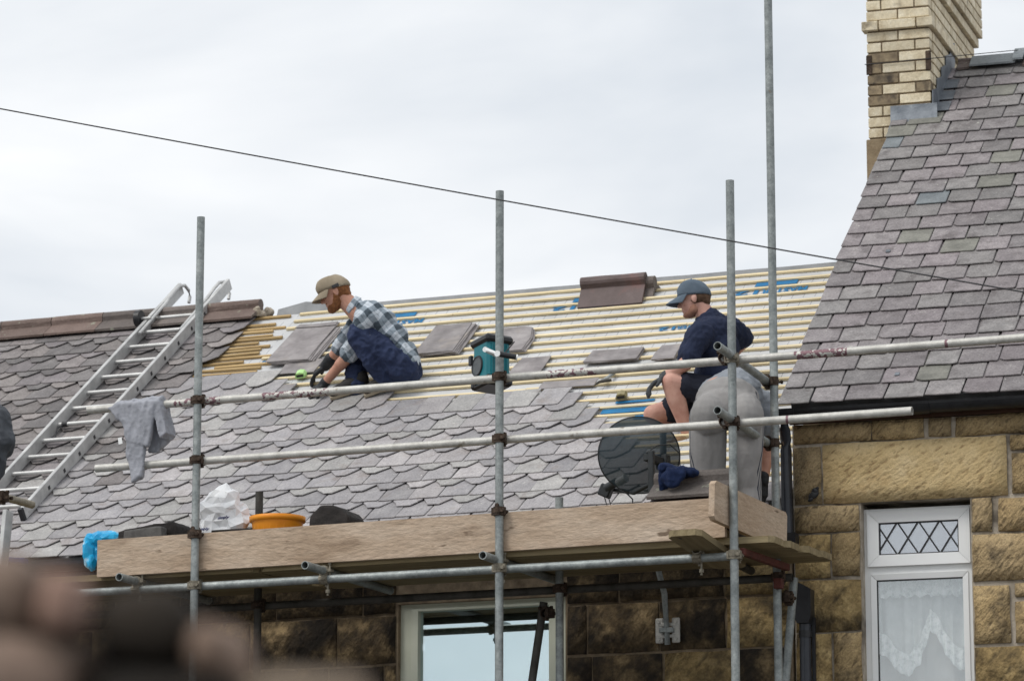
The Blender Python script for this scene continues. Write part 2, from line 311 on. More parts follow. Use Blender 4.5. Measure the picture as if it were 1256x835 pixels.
def slate_mesh(w, l, kind, seed, mat, t=.0065, lift=.026, clip=(.066, .086)):
    r = random.Random(seed); j = lambda a=.003: r.uniform(-a, a); hw = w/2-.0035
    if kind == 'hex':
        cx, cy = clip; cx += r.uniform(-.008, .008); cy += r.uniform(-.008, .008)
        pts = [(-hw+cx+j(.006), j()), (j(.02), j(.002)), (hw-cx+j(.006), j()), (hw-cx*.5+j(), cy*.5+j()), (hw+j(.002), cy+j(.006)), (hw, l), (-hw, l), (-hw+j(.002), cy+j(.006)), (-hw+cx*.5+j(), cy*.5+j())]
    else:
        c1, c2 = r.uniform(.002, .012), r.uniform(.002, .012)
        pts = [(-hw+c1, j()), (-hw*.4+j(.02), j(.004)), (hw*.35+j(.02), j(.004)), (hw-c2, j()), (hw+j(.002), c2+j(.002)), (hw+j(.002), l*.5), (hw, l), (-hw, l), (-hw+j(.002), l*.5), (-hw+j(.002), c1+j(.002))]
        if r.random() < .12: pts[0] = (-hw+.03, .004); pts[-1] = (-hw, .028)
    n = len(pts); z = lambda y: lift*(1-y/l)
    b = MB(); ins = [(x*(1-.006/w), y+(.0025 if y < l*.3 else 0)) for x, y in pts]
    b.add([(x, y, z(y)) for x, y in pts]+[(x, y, z(y)+t*.6) for x, y in pts]+[(x, y, z(y)+t) for x, y in ins],
          [list(range(n))[::-1], list(range(2*n, 3*n))]+[(k*n+i, k*n+(i+1) % n, (k+1)*n+(i+1) % n, (k+1)*n+i) for k in (0, 1) for i in range(n)])
    return b.mesh('slate', mat)
def join_into(name, items, mats, parent, local):
    """items: (mesh, matrix, material index)"""
    b = MB()
    for me, mtx, mi in items: b.add([v.co[:] for v in me.vertices], [list(p.vertices) for p in me.polygons], mi, False, mtx)
    return b.build(name, mats, parent, None, local)
def ridge_mesh(L, mat, wing=.17, ang=R(37), roll=.042, t=.016, seed=0):
    """angled ridge tile with a roll along its apex; runs along x, apex at z=0"""
    ca, sa = math.cos(ang), math.sin(ang)
    prof = [(-wing*ca, -wing*sa-t), (-wing*ca-.004, -wing*sa), (-.036, -.030)]
    for k in range(9):
        a = R(205)-R(230)*k/8
        prof.append((math.cos(a)*roll, math.sin(a)*roll+.002))
    prof += [(.036, -.030), (wing*ca+.004, -wing*sa), (wing*ca, -wing*sa-t), (0.02, -.052), (-.02, -.052)]
    b = MB(); n = len(prof); rr = random.Random(seed)
    xs = [0, L*.33, L*.66, L]; vs = [(x, p[0]+rr.uniform(-.0015, .0015), p[1]+rr.uniform(-.0015, .0015)) for x in xs for p in prof]
    fs = [(i*n+k, i*n+(k+1) % n, (i+1)*n+(k+1) % n, (i+1)*n+k) for i in range(3) for k in range(n)]
    b.add(vs, fs, 0, False); b.add(vs[:n], [list(range(n))]); b.add(vs[-n:], [list(range(n))[::-1]])
    return b.mesh('ridge_tile', mat)

# ================================================================== house being re-roofed
YW = 20.55
PL = R(36)
house = empty('terraced_house', (-11, YW+3, 0))
tag(house, 'soot darkened stone terraced house with its slate roof half stripped to battens', 'house')
wx0, wx1, wz0, wz1 = (-9.154, 20.550, 4.505)[0], (-8.044, 20.550, 4.485)[0], 3.35, (-8.591, 20.550, 4.512)[2]
b = MB()
UL, UR = -17.5, -6.6
for a, c in (((UL, YW+.02, 0), (wx0, YW+.35, 4.93)), ((wx1, YW+.02, 0), (UR, YW+.35, 4.93)), ((wx0, YW+.02, 0), (wx1, YW+.35, wz0)), ((wx0, YW+.02, wz1), (wx1, YW+.35, 4.93)),
             ((UL, YW+5.6, 0), (UR-.5, YW+5.9, 4.93)), ((UL, YW+.36, 0), (UL+.3, YW+5.59, 4.93))): b.box(a, c)
wall = b.build('wall', M['mortar'], house)
rs = random.Random(5)
z = 4.90; row = 0; rest = []
Fw = WM[wall.name]
while z > .3:
    h = rs.choice([.24, .28, .31, .2]) if row else .21
    x = -6.62; 
    while x > -13.0:
        wdt = rs.uniform(.32, .72); x0 = x-wdt
        segs = [(x0, x)]
        if z-h < wz1-.01 and z > wz0+.01:
            segs = []
            if x > wx1+.03: segs.append((max(x0, wx1+.01), x))
            if x0 < wx0-.03: segs.append((x0, min(x, wx0-.01)))
        for (s0, s1) in segs:
            if s1-s0 < .07: continue
            mt = M['stone_dark2'] if (s0 > -7.6 and rs.random() < .75) else M['stone_dark']
            if z > 3.55 and s1 > -11.2: stone(wall, T((0, YW+.02, 0)), s0, s1, z-h, z, mt, rs.random(), 0, .008, .014, .022)
            else:
                vs, fs = rough_stone(s1-s0-.016, h-.016, .022, rs.random(), .02, 3, 3); rest.append((vs, fs, T(((s0+s1)/2, YW+.02, z-h/2))))
        x = x0
    z -= h; row += 1
b = MB()
for vs, fs, mm in rest: b.add(vs, fs, 0, True, mm)
o = b.build('stone', M['stone_dark'], wall); o['kind'] = 'stuff'
# window of the house
win = MB(); fw, fd = .075, .07; yy = YW+.06
win.box((wx0, yy, wz0), (wx0+fw, yy+fd, wz1)); win.box((wx1-fw, yy, wz0), (wx1, yy+fd, wz1))
win.box((wx0+fw, yy+.002, wz1-.03), (wx1-fw, yy+fd, wz1)); win.box((wx0+fw, yy+.002, wz0), (wx1-fw, yy+fd, wz0+.08))
window = win.build('window', M['cream_upvc'], house)
fr_ = MB(); i0, i1 = wx0+fw, wx1-fw; zt = wz1-.03
for a, c in (((i0, yy-.012, wz0+.08), (i0+.045, yy+.05, zt)), ((i1-.045, yy-.012, wz0+.08), (i1, yy+.05, zt)), ((i0+.045, yy-.01, zt-.014), (i1-.045, yy+.05, zt)), ((i0+.045, yy-.01, 3.72), (i1-.045, yy+.05, 3.77))): fr_.box(a, c)
fr_.build('frame', M['cream_upvc'], window)
b = MB(); b.box((i0+.04, yy+.03, 3.765), (i1-.04, yy+.036, zt-.01)); b.build('pane', M['glass'], window)
b = MB(); b.box((i0+.04, yy+.03, wz0+.08), (i1-.04, yy+.036, 3.725)); b.build('pane', M['glass'], window)
b = MB(); b.box((wx0+.02, YW+.7, 3.0), (wx1-.02, YW+.72, 4.9)); b.build('room_back', M['dark'], house)  # near-black backdrop; the unlit room's darkness is put into its colour
blind = empty('vertical_blind', ((wx0+wx1)/2, YW+.22, wz1-.03))
tag(blind, 'pale vertical strip blind hanging behind the cream framed window under the scaffold', 'blind')
M['blind'] = material('blind fabric', [(.3, (.36, .38, .30)), (.7, (.42, .44, .36))], 8, .9, .1, vary=.05)
k = i0+.02
while k < i1-.05:
    b = MB(); b.box((-.055, -.002, -.85), (.055, .002, 0)); b.build('slat', M['blind'], blind, T((k+.055, YW+.22, wz1-.06)) @ RZ(R(14))); k += .105
b = MB(); b.box((i0, YW+.19, wz1-.058), (i1, YW+.24, wz1-.03)); b.build('head_rail', M['white_upvc'], blind)

# roof frame: u along the street, v up the slope, h off the slope
E0 = Vector((0, 20.45, 4.923)); RM = T(E0) @ RX(PL); VR = 3.72
def gable_u(v): return -6.583-.0769*(20.45+v*math.cos(PL)-20.55)-.035
b = MB(); nu, nv = 90, 44; sag = []
u0 = -17.5
for j in range(nv+1):
    v = -.04+(VR+.01)*j/nv
    for i in range(nu+1):
        u = u0+(gable_u(v)-u0)*i/nu
        sag.append((u, v, -.022+.004*noise.noise((u*2.2, v*5, 1.3))+.003*noise.noise((u*9, v*9, 4))))
W = nu+1
b.add(sag, [(j*W+i, j*W+i+1, (j+1)*W+i+1, (j+1)*W+i) for j in range(nv) for i in range(nu)], 0, True)
b.box((u0, -.03, -.075), (-6.95, VR-.04, -.036)); 
roof = b.build('roof', M['membrane'], house, RM)
# back slope
bb = MB(); ry, rz = 20.45+VR*math.cos(PL), 4.923+VR*math.sin(PL)
bb.add([(u0, ry, rz-.04), (-6.87, ry, rz-.04), (-7.05, ry+2.9, rz-2.1), (u0, ry+2.9, rz-2.1)], [(0, 1, 2, 3)])
bb.build('back_slope', M['slate_old'], house)
# membrane edge lapped over the bare ridge
lap = MB(); pts = []; n = 60
for i in range(n+1):
    u = -11.42+4.45*i/n
    up = .012+.012*noise.noise((u*1.7, 3, 0)) + (.05*max(0, 1-abs(u+11.2)/.28) if u < -10.9 else 0)
    pts += [(u, ry-.012, rz-.045), (u, ry+.02, rz+up), (u, ry+.16, rz+up-.09)]
lap.add(pts, [(i*3+k, i*3+3+k, i*3+4+k, i*3+1+k) for i in range(n) for k in (0, 1)], 0, True)
M['felt'] = material('grey felt', [(.3, (.20, .205, .21)), (.7, (.30, .305, .31))], 8, .85, .2, vary=0)
lap.build('membrane_lap', M['felt'], roof, Matrix())

# slating
def vtop(u):
    P = [(-18, 9), (-11.62, 9), (-11.60, 2.66), (-10.95, 2.62), (-10.80, 2.38), (-10.41, 2.12), (-8.66, 2.0), (-8.45, 1.82), (-8.17, 1.50), (-7.75, 1.02), (-7.45, .62), (-7.2, .42), (-6, .36)]
    for (a, va), (c, vc) in zip(P, P[1:]):
        if a <= u <= c: return va+(vc-va)*(u-a)/(c-a)
    return .3
rs = random.Random(11); SW = .206
var = {}
for kind in ('hex', 'sq'):
    for mk in ('slate', 'slate_old'):
        var[kind, mk] = [slate_mesh(SW, .30, kind, i+(50 if kind == 'hex' else 0), M[mk]) for i in range(9)]
allsl = []
for n in range(16):
    for kind, dv in (('sq', 0), ('hex', .155)):
        v = -.055+n*.25+dv
        if v+.18 > VR: continue
        off = 0 if kind == 'sq' else SW/2
        k = -53
        while True:
            u = -6.72+off+k*SW-.103; k += 1
            if u+SW/2 > gable_u(v)-.0: break
            if u > -11.6:
                ok = v+.30 <= vtop(u)+.07
            else:
                ok = v < 2.45 or (u+SW/2 < -11.52+(v-2.76)*.14+rs.uniform(-.03, .05))
            if not ok: continue
            old = (u+11.5)*.55-(v-1.2)*.25+noise.noise((u*.9, v*.9, 2))*.5+rs.uniform(-.35, .35) < -.25
            l_ = .30 if v+.3 < VR+.02 else VR-v
            sc = (VR-v)/.30 if v+.3 > VR else 1
            mtx = T((u+rs.uniform(-.005, .005), v+rs.uniform(-.006, .006), rs.uniform(0, .002))) @ RZ(rs.gauss(0, R(.9))) @ RX(rs.gauss(0, R(.35))) @ Matrix.Diagonal((1, sc, 1, 1))
            allsl.append((u, v, rs.choice(var[kind, 'slate_old' if old else 'slate']), mtx, 1 if old else 0))
inview = sorted([s for s in allsl if -13.55 < s[0] < -7.0 and s[1] > .08 and (s[0]+13.55) > (s[1]-.5)*-.1], key=lambda s: s[1])
ind = inview[:300]; ids = set(id(s) for s in ind)
for s in ind: put('slate', s[2], roof, s[3])
o = join_into('slate', [(s[2], s[3], s[4]) for s in allsl if id(s) not in ids], [M['slate'], M['slate_old']], roof, Matrix()); o['kind'] = 'stuff'
# battens
k = 0; v = .30
while v < VR-.02:
    uS = -11.05 if v > 2.2 else -11.6
    st = uS+rs.uniform(-.22, .3)
    if v > 3.3: st = -11.15+rs.uniform(-.1, .15)
    e = gable_u(v)
    cuts = [st]
    if rs.random() < .45: cuts.append(rs.uniform(st+1.2, e-1.0))
    cuts.append(e)
    for a, c in zip(cuts, cuts[1:]):
        bt = MB(); L_ = c-a-.004; nseg = 8; sec = [(-.013, 0), (.013, 0), (.013, .0145), (-.013, .0145)]; vs = []
        wob = rs.random()*50
        for i in range(nseg+1):
            x = L_*i/nseg; dw = .004*noise.noise((x*.8+wob, 0, 0)); dh = .003*noise.noise((x*.9+wob, 7, 0))
            vs += [(x, y+dw, z_+dh) for y, z_ in sec]
        bt.add(vs, [(i*4+q, i*4+(q+1) % 4, i*4+4+(q+1) % 4, i*4+4+q) for i in range(nseg) for q in range(4)]+[(3, 2, 1, 0), (nseg*4, nseg*4+1, nseg*4+2, nseg*4+3)])
        bt.build('batten', M['batten'], roof, None, T((a, v, -.018)) @ RZ(rs.gauss(0, .0008)))
    if v > 2.5:      # older battens running out from under the standing slates
        e2 = -11.30+rs.uniform(-.1, .22)+max(0, v-3.3)*.15
        bt = MB(); bt.box((-.6, -.013, 0), (0, .013, .015)); bt.build('batten', M['batten_old'], roof, None, T((min(e2, st-.01), v-.028+rs.uniform(-.01, .01), -.018)) @ RZ(rs.gauss(0, .012)))
    if v > 2.55 and v < 3.5:
        bt = MB(); bt.box((-.5, -.012, 0), (0, .012, .014)); bt.build('batten', M['batten_old'], roof, None, T((-11.28+rs.uniform(-.1, .28), v+.040+rs.uniform(-.01, .01), -.019)) @ RZ(rs.gauss(0, .02)))
    k += 1
    v += .1245 if v < VR-.26 else (.125 if v < VR-.1 else .06)
# standing ridge on the left
rl = .43; u = -11.53
for i in range(13):
    put('ridge_tile', ridge_mesh(rl-.006, M['ridge'], seed=i, wing=.19), roof, T((u-rl, VR-.0, .045)) @ RX(-PL) @ T((0, rs.uniform(-.003, .003), .02+rs.uniform(-.003, .003))) @ RZ(rs.gauss(0, .006)))
    u -= rl
ridge_end = T((-11.525, ry, rz+.05))
# printed lettering on the membrane (upside down, as unrolled)
def letters(txt, cap, width, u, v, parent, mat, base=-.0275, shear=0.0):
    cu = bpy.data.curves.new('lettering', 'FONT'); cu.body = txt; cu.size = 1; cu.shear = shear; cu.offset = .03
    o = bpy.data.objects.new('lettering', cu); C.objects.link(o); bpy.context.view_layer.update()
    me = bpy.data.meshes.new_from_object(o.evaluated_get(bpy.context.evaluated_depsgraph_get())); bpy.data.objects.remove(o)
    me.materials.clear(); me.materials.append(mat)
    xs = [q.co.x for q in me.vertices]; ys = [q.co.y for q in me.vertices]; x0, y0 = min(xs), min(ys)
    for q in me.vertices: q.co.x = (q.co.x-x0)/(max(xs)-x0)*width; q.co.y = (q.co.y-y0)/(max(ys)-y0)*cap
    return me
def roof_text(u, v, parts=3):
    put('lettering', letters('MASTER', .068, .33, 0, 0, roof, M['print']), roof, T((u, v, -.0145)) @ RZ(math.pi))
    if parts > 1: put('lettering', letters('12', .072, .17, 0, 0, roof, M['print']), roof, T((u-.35, v+.002, -.0145)) @ RZ(math.pi))
def bar(u0_, u1_, v0_, v1_):
    b = MB(); b.box((u0_, v0_, -.0152), (u1_, v1_, -.0143)); b.build('print_bar', M['print'], roof, None, Matrix())
for u, v in ((-8.639, 3.402), (-7.30, 3.402), (-10.14, 3.402)):
    roof_text(u, v); bar(u-.40, u-.10, 3.462, 3.53)
put('lettering', letters('12', .055, .12, 0, 0, roof, M['print']), roof, T((-8.11, 2.90, -.0145)) @ RZ(math.pi))
put('lettering', letters('MASTER', .05, .22, 0, 0, roof, M['print']), roof, T((-7.88, 2.90, -.0145)) @ RZ(math.pi))
bar(-8.26, -7.86, 1.588, 1.66); bar(-8.20, -7.93, 1.735, 1.765); bar(-8.0, -7.82, 1.47, 1.53); bar(-11.2, -11.10, 2.83, 2.88); bar(-9.35, -9.17, 2.16, 2.20)
# eaves of the house
b = MB(); b.box((-17.4, 20.40, 4.74), (-6.66, 20.42, 4.90)); b.build('fascia', M['black_plastic'], house)
b = MB(); n = 10
gp = [(20.34+.058*math.cos(R(180)+math.pi*k/n), 4.862+.058*math.sin(R(180)+math.pi*k/n)) for k in range(n+1)]
gp += [(y_*.94+20.34*.06, 4.862+(z_-4.862)*.92) for y_, z_ in gp[::-1]]
b.prism(gp, -17.4, -6.66, ax='x'); b.build('gutter', M['pipe_grey'], house)

# ================================================================== neighbouring house on the right
HM = T((-6.583, 20.55, 0)) @ RZ(R(4.4))
rh = empty('stone_house', None, 0, HM)
tag(rh, 'yellow sandstone house with complete purple slate roof and white leaded window', 'house')
PR = R(37); RH = 5.29
ox0, ox1, oz0, oz1 = .408, 1.062, 3.3, 4.975
b = MB()
for a, c in (((0, .02, 0), (ox0, .3, 5.46)), ((ox1, .02, 0), (5, .3, 5.46)), ((ox0, .02, 0), (ox1, .3, oz0)), ((ox0, .02, oz1), (ox1, .3, 5.46))): b.box(a, c)
b_ = b; b = MB(); b.box((0, 8.2, 0), (5, 8.4, 5.4)); b.build('back_wall', M['render'], rh, HM); b = b_
wl = b.build('wall', M['mortar_pale'], rh, HM)
b = MB(); rzz = 5.55+RH*math.sin(PR)-.09
b.prism([(.305, 0), (8.19, 0), (8.19, 5.5), (4.075, rzz), (.305, 5.62)], .0, .28, ax='x'); b.build('gable', M['render'], rh, HM)
b = MB(); b.prism([(.305, 0), (8.19, 0), (8.19, 5.5), (4.075, rzz), (.305, 5.62)], 4.7, 5, ax='x'); b.build('gable', M['render'], rh, HM)
sl = [ # x0,x1,z0,z1,mat
 (.005, .485, 5.34, 5.462, 'stone'), (.485, .80, 5.34, 5.462, 'stone'), (.825, .965, 5.345, 5.462, 'stone'), (.985, 1.75, 5.338, 5.462, 'stone'),
 (.005, .178, 4.975, 5.325, 'stone'), (.182, 1.29, 4.972, 5.337, 'stone_lintel'), (1.305, 1.9, 5.24, 5.335, 'stone'), (1.31, 1.8, 4.985, 5.225, 'stone'),
 (.005, .402, 4.805, 4.968, 'stone'), (.005, .225, 4.53, 4.80, 'stone_dark2'), (.228, .402, 4.54, 4.80, 'stone'), (.005, .402, 4.215, 4.525, 'stone_dark2'),
 (.005, .222, 3.86, 4.21, 'stone_dark2'), (.228, .402, 3.86, 4.21, 'stone'),
 (1.068, 1.195, 4.765, 4.97, 'stone'), (1.225, 1.9, 4.765, 4.965, 'stone'), (1.068, 1.8, 4.475, 4.755, 'stone'), (1.068, 1.285, 4.11, 4.455, 'stone'),
 (1.31, 1.9, 4.375, 4.46, 'stone'), (1.31, 1.7, 4.11, 4.355, 'stone'), (1.068, 1.9, 3.78, 4.095, 'stone_dark2')]
for i, (a, c, z0, z1, mk) in enumerate(sl): stone(wl, T((0, .02, 0)), a, c, z0, z1, M[mk], i*1.7, 0, .004, .004 if mk == 'stone_lintel' else .008, .022)
rest = []; rs = random.Random(21)
def fill(xa, xb, za, zb):
    z_ = zb
    while z_ > za+.1:
        h = min(rs.choice([.25, .3, .34]), z_-za); x = xa
        while x < xb-.05:
            w_ = min(rs.uniform(.3, .7), xb-x); vs, fs = rough_stone(w_-.02, h-.02, .022, rs.random(), .014, 3, 3); rest.append((vs, fs, T((x+w_/2, .02, z_-h/2)))); x += w_
        z_ -= h
fill(.005, .402, 0, 3.86); fill(1.068, 1.9, 0, 3.78); fill(.405, 1.065, 0, 3.28); fill(1.92, 4.98, 0, 5.46)
b = MB()
for vs, fs, mm in rest: b.add(vs, fs, 0, True, mm)
o = b.build('stone', M['stone'], wl, HM); o['kind'] = 'stuff'
# window
wy = .10; b = MB()
b.box((ox0, wy, oz0), (ox0+.036, wy+.07, oz1-.03)); b.box((ox1-.036, wy, oz0), (ox1, wy+.07, oz1-.03)); b.box((ox0+.036, wy+.002, oz1-.075), (ox1-.036, wy+.07, oz1-.03)); b.box((ox0+.036, wy+.002, oz0), (ox1-.036, wy+.07, oz0+.06))
b.box((ox0+.036, wy+.001, 4.552), (ox1-.036, wy+.07, 4.605))
rw = b.build('window', M['white_upvc'], rh, HM)
def casement(x0, x1, z0, z1, bw, name, d=.022):
    """mitred sash frame"""
    b = MB()
    out = [(x0, z0), (x1, z0), (x1, z1), (x0, z1)]; inn = [(x0+bw, z0+bw), (x1-bw, z0+bw), (x1-bw, z1-bw), (x0+bw, z1-bw)]
    y0, y1 = wy-d, wy+.03
    for k in range(4):
        A, B2, B3, A4 = out[k], out[(k+1) % 4], inn[(k+1) % 4], inn[k]
        g_ = .0012; cx_, cz_ = (A[0]+B2[0]+B3[0]+A4[0])/4, (A[1]+B2[1]+B3[1]+A4[1])/4
        q = [(p[0]+(cx_-p[0])*.004, p[1]+(cz_-p[1])*.004) for p in (A, B2, B3, A4)]
        b.add([(p[0], y0+(.006 if i > 1 else 0), p[1]) for i, p in enumerate(q)]+[(p[0], y1, p[1]) for p in q], [(0, 1, 2, 3), (7, 6, 5, 4)]+[(i, (i+1) % 4, 4+(i+1) % 4, 4+i) for i in range(4)])
    return b.build(name, M['white_upvc'], rw, HM)
cx0, cx1, cz0, cz1 = ox0+.022, ox1-.018, 4.60, 4.928
casement(cx0, cx1, cz0, cz1, .068, 'casement')
px0, px1, pz0, pz1 = cx0+.068, cx1-.068, cz0+.068, cz1-.068
M['lead_black'] = material('black lead strip', [(.3, (.02, .02, .022)), (.7, (.05, .05, .052))], 20, .5, 0, vary=0)
M['frost'] = glass('pale leaded glass', (.80, .83, .87), .5, .25)
b = MB(); b.box((px0, wy+.004, pz0), (px1, wy+.008, pz1)); b.build('pane', M['frost'], rw, HM)
b = MB()
for a, c in (((px0, wy-.004, pz0), (px0+.007, wy+.003, pz1)), ((px1-.007, wy-.004, pz0), (px1, wy+.003, pz1)), ((px0+.007, wy-.004, pz0), (px1-.007, wy+.003, pz0+.007)), ((px0+.007, wy-.004, pz1-.007), (px1-.007, wy+.003, pz1))): b.box(a, c)
b.build('gasket', M['lead_black'], rw, HM)
pw, ph = px1-px0, pz1-pz0
def lead(xa, za, xb, zb, lift_):
    v = Vector((xb-xa, 0, zb-za)); n_ = Vector((-v.z, 0, v.x)).normalized()*.0042; y0 = wy-.003-lift_
    b = MB(); A, B2 = Vector((xa, y0, za)), Vector((xb, y0, zb)); d_ = Vector((0, .006+lift_, 0))
    b.add([A-n_, B2-n_, B2+n_, A+n_, A-n_+d_, B2-n_+d_, B2+n_+d_, A+n_+d_], [(0, 1, 2, 3), (7, 6, 5, 4), (0, 4, 5, 1), (1, 5, 6, 2), (2, 6, 7, 3), (3, 7, 4, 0)]); b.build('lead_strip', M['lead_black'], rw, HM)
dx = pw*.267; half = ph/2*.78+.01
for k in range(4):
    xc = px0+pw*.095+dx*k
    for sg in (1, -1):
        sl_ = .66; a, c = [xc-sl_*ph/2, pz0], [xc+sl_*ph/2, pz1]
        if a[0] < px0: a = [px0, pz0+(px0-a[0])/sl_]
        if c[0] > px1: c = [px1, pz1-(c[0]-px1)/sl_]
        if sg < 0: a[1], c[1] = pz0+pz1-a[1], pz0+pz1-c[1]
        lead(a[0]+.001, a[1], c[0]-.001, c[1], .0006 if sg > 0 else .0)
gx0, gx1, gz1, gz0 = ox0+.07, ox1-.048, 4.535, oz0+.1
casement(ox0+.036, ox1-.036, oz0+.06, 4.555, .034, 'casement', .008)
b = MB(); b.box((gx0-.004, wy+.006, gz0-.004), (gx1+.012, wy+.01, gz1)); b.build('pane', M['glass_r'], rw, HM)
b = MB()
for a, c in (((gx0-.003, wy-.001, gz0), (gx0+.006, wy+.005, gz1)), ((gx1+.001, wy-.001, gz0), (gx1+.01, wy+.005, gz1)), ((gx0+.006, wy-.001, gz1-.022), (gx1+.001, wy+.005, gz1-.012))): b.box(a, c)
b.build('gasket', M['lead_black'], rw, HM)
b = MB(); b.box((ox0+.005, .9, 2.9), (ox1+.3, .92, 5.2)); b.build('room_back', material('room wall', [(.3, (.20, .20, .19)), (.7, (.26, .26, .25))], 3, .9, 0, vary=0), rh, HM)
# net curtain with swagged lace hem
M['net'] = material('white net', [(.3, (.72, .75, .74)), (.6, (.84, .86, .85)), (.75, (.92, .93, .92))], 22, .9, .5, 70, vary=0, alpha=.78, bdist=.006)
M['lace'] = material('white lace', [(.36, (.62, .65, .64)), (.5, (.88, .90, .89)), (.62, (.97, .97, .97))], 34, .9, .7, 90, vary=0, bdist=.006)
cur = empty('net_curtain', None, 0, HM @ T((.73, .2, 4.54)))
tag(cur, 'white lace net curtain with swagged hem behind the leaded window', 'curtain')
def hem(x):     # x 0..1 over the window
    a = [(0, 4.10), (.10, 4.08), (.22, 3.985), (.33, 3.96), (.44, 4.03), (.50, 4.12), (.555, 4.225), (.62, 4.20), (.70, 4.10), (.76, 4.04), (.86, 3.985), (1, 4.0)]
    for (p, q), (r_, s_) in zip(a, a[1:]):
        if p <= x <= r_: return q+(s_-q)*(x-p)/(r_-p)
    return 4.0
def sheet(name, mat, top, bot, y0, nx=110, nz=26, amp=.012, f=9):
    b = MB(); vs = []
    for j in range(nz+1):
        for i in range(nx+1):
            t_ = i/nx; x = ox0+.04+(ox1-ox0-.08)*t_; zt_, zb = top(t_), bot(t_)
            s_ = j/nz; vs.append((x+.004*math.sin(t_*60), y0+amp*(.4+.6*s_)*math.sin(t_*f*6.28+.6*math.sin(t_*17))+.006*noise.noise((t_*8, s_*3, 1)), zt_+(zb-zt_)*s_+.004*math.sin(t_*95)*s_))
    W_ = nx+1; b.add(vs, [(j*W_+i, j*W_+i+1, (j+1)*W_+i+1, (j+1)*W_+i) for j in range(nz) for i in range(nx)], 0, True)
    return b.build(name, mat, cur, HM)
M['added_sheet'] = material('beige liner', [(.3, (.60, .575, .55)), (.7, (.68, .65, .62))], 5, .9, .1, vary=0)
sheet('added_sheet', M['added_sheet'], lambda t_: 4.5, lambda t_: 3.3, .30, nz=6, amp=.004, f=5)  # added beige sheet, catches window light where the room behind would be dark
sheet('valance', M['lace'], lambda t_: 4.55, lambda t_: 4.43+.008*math.sin(t_*50), .205, nz=8, f=13)
sheet('net', M['net'], lambda t_: 4.55, lambda t_: hem(t_)+.09, .25, amp=.022, f=6)
sheet('lace_hem', M['lace'], lambda t_: hem(t_)+.13, lambda t_: hem(t_), .215, nz=10, amp=.016, f=12)

# right roof
RM2 = HM @ T((0, -.15, 5.55)) @ RX(PR)
b = MB(); b.box((.02, .06, -.05), (5, RH-.03, -.012)); roof2 = b.build('roof', M['felt'], rh, RM2)
b = MB(); b.add([(-.02, 4.08, rzz+.09), (5, 4.08, rzz+.09), (5, 8.5, 5.5), (-.02, 8.5, 5.5)], [(0, 1, 2, 3)]); b.build('back_slope', M['slate_r'], rh, HM)
rs = random.Random(4); v = -.03; row = 0; extra = []
special = {}
while v < RH-.1:
    last = v+.205 > RH-.12
    x = -.035+rs.uniform(-.008, .008)
    first = True
    while x < 4.9:
        w_ = rs.uniform(.195, .245)
        if first: w_ = w_*(.55 if row % 2 else 1.0)*rs.uniform(.9, 1.08); first = False
        l_ = min(.44, RH-v)
        cx_ = x+w_/2
        mk = 'slate_r'
        q = rs.random()
        if q < .04: mk = 'slate_green'
        elif q < .045: mk = 'slate_blue'
        for (qx, qv, qk) in [(0.525, 2.997, 'slate_blue'), (0.086, 3.85, 'slate_blue'), (0.587, 4.652, 'slate_green'), (0.31, 4.251, 'slate_green'), (0.44, 2.36, 'slate_green'), (0.155, 4.065, 'slate_green')]:
            if abs(cx_-qx) < .105 and abs(v+.1-qv) < .103 and (qx, qv) not in special: mk = qk; special[qx, qv] = 1
        mtx = T((cx_, v+rs.uniform(-.006, .006), rs.uniform(-.001, .002))) @ RZ(rs.gauss(0, R(.7))) @ RX(rs.gauss(0, R(.2)))
        if x < 1.55: put('slate', slate_mesh(w_, l_, 'sq', rs.random(), M[mk], t=.008, lift=.027), roof2, mtx)
        else: extra.append((slate_mesh(w_, l_, 'sq', rs.random(), M['slate_r'], t=.008, lift=.027), mtx, 0))
        x += w_+.002
    v += .2025+rs.uniform(-.004, .004); row += 1
o = join_into('slate', extra, [M['slate_r']], roof2, Matrix()); o['kind'] = 'stuff'
# tingles: little lead clips
for (cx_, cv) in [(0.638, 0.262), (0.298, 2.068)]:
    b = MB(); b.box((-.014, -.006, 0), (.014, .03, .004)); b.build('lead_clip', M['lead'], roof2, None, T((cx_, cv, .034)))
# ridge pieces
ryy, rz2 = -.15+RH*math.cos(PR), 5.55+RH*math.sin(PR)
for i, (xa, L_, mk, w_) in enumerate(((.30, .10, 'ridge', .12), (.40, .33, 'slate_blue', .15), (.71, .08, 'slate_blue', .17), (.78, .45, 'ridge', .15), (1.24, .45, 'ridge', .15), (1.70, .45, 'ridge', .15), (2.16, .45, 'ridge', .15), (2.62, .45, 'ridge', .15), (3.08, .45, 'ridge', .15), (3.54, .45, 'ridge', .15), (4.0, .45, 'ridge', .15))):
    if mk == 'ridge': put('ridge_tile', ridge_mesh(L_-.006, M['ridge'], wing=w_, seed=i, roll=.02), rh, T((xa, ryy, rz2+.05)))
    else:
        b = MB(); t_ = .014; ca, sa = math.cos(PR)*w_, math.sin(PR)*w_; up = .03 if L_ < .1 else 0
        b.prism([(-ca, -sa), (0, 0), (ca, -sa), (ca, -sa+t_), (0, t_+.004), (-ca, -sa+t_)], 0, L_-.004, ax='x'); b.build('ridge_tile', M[mk], rh, None, T((xa, ryy, rz2+.065+up)))
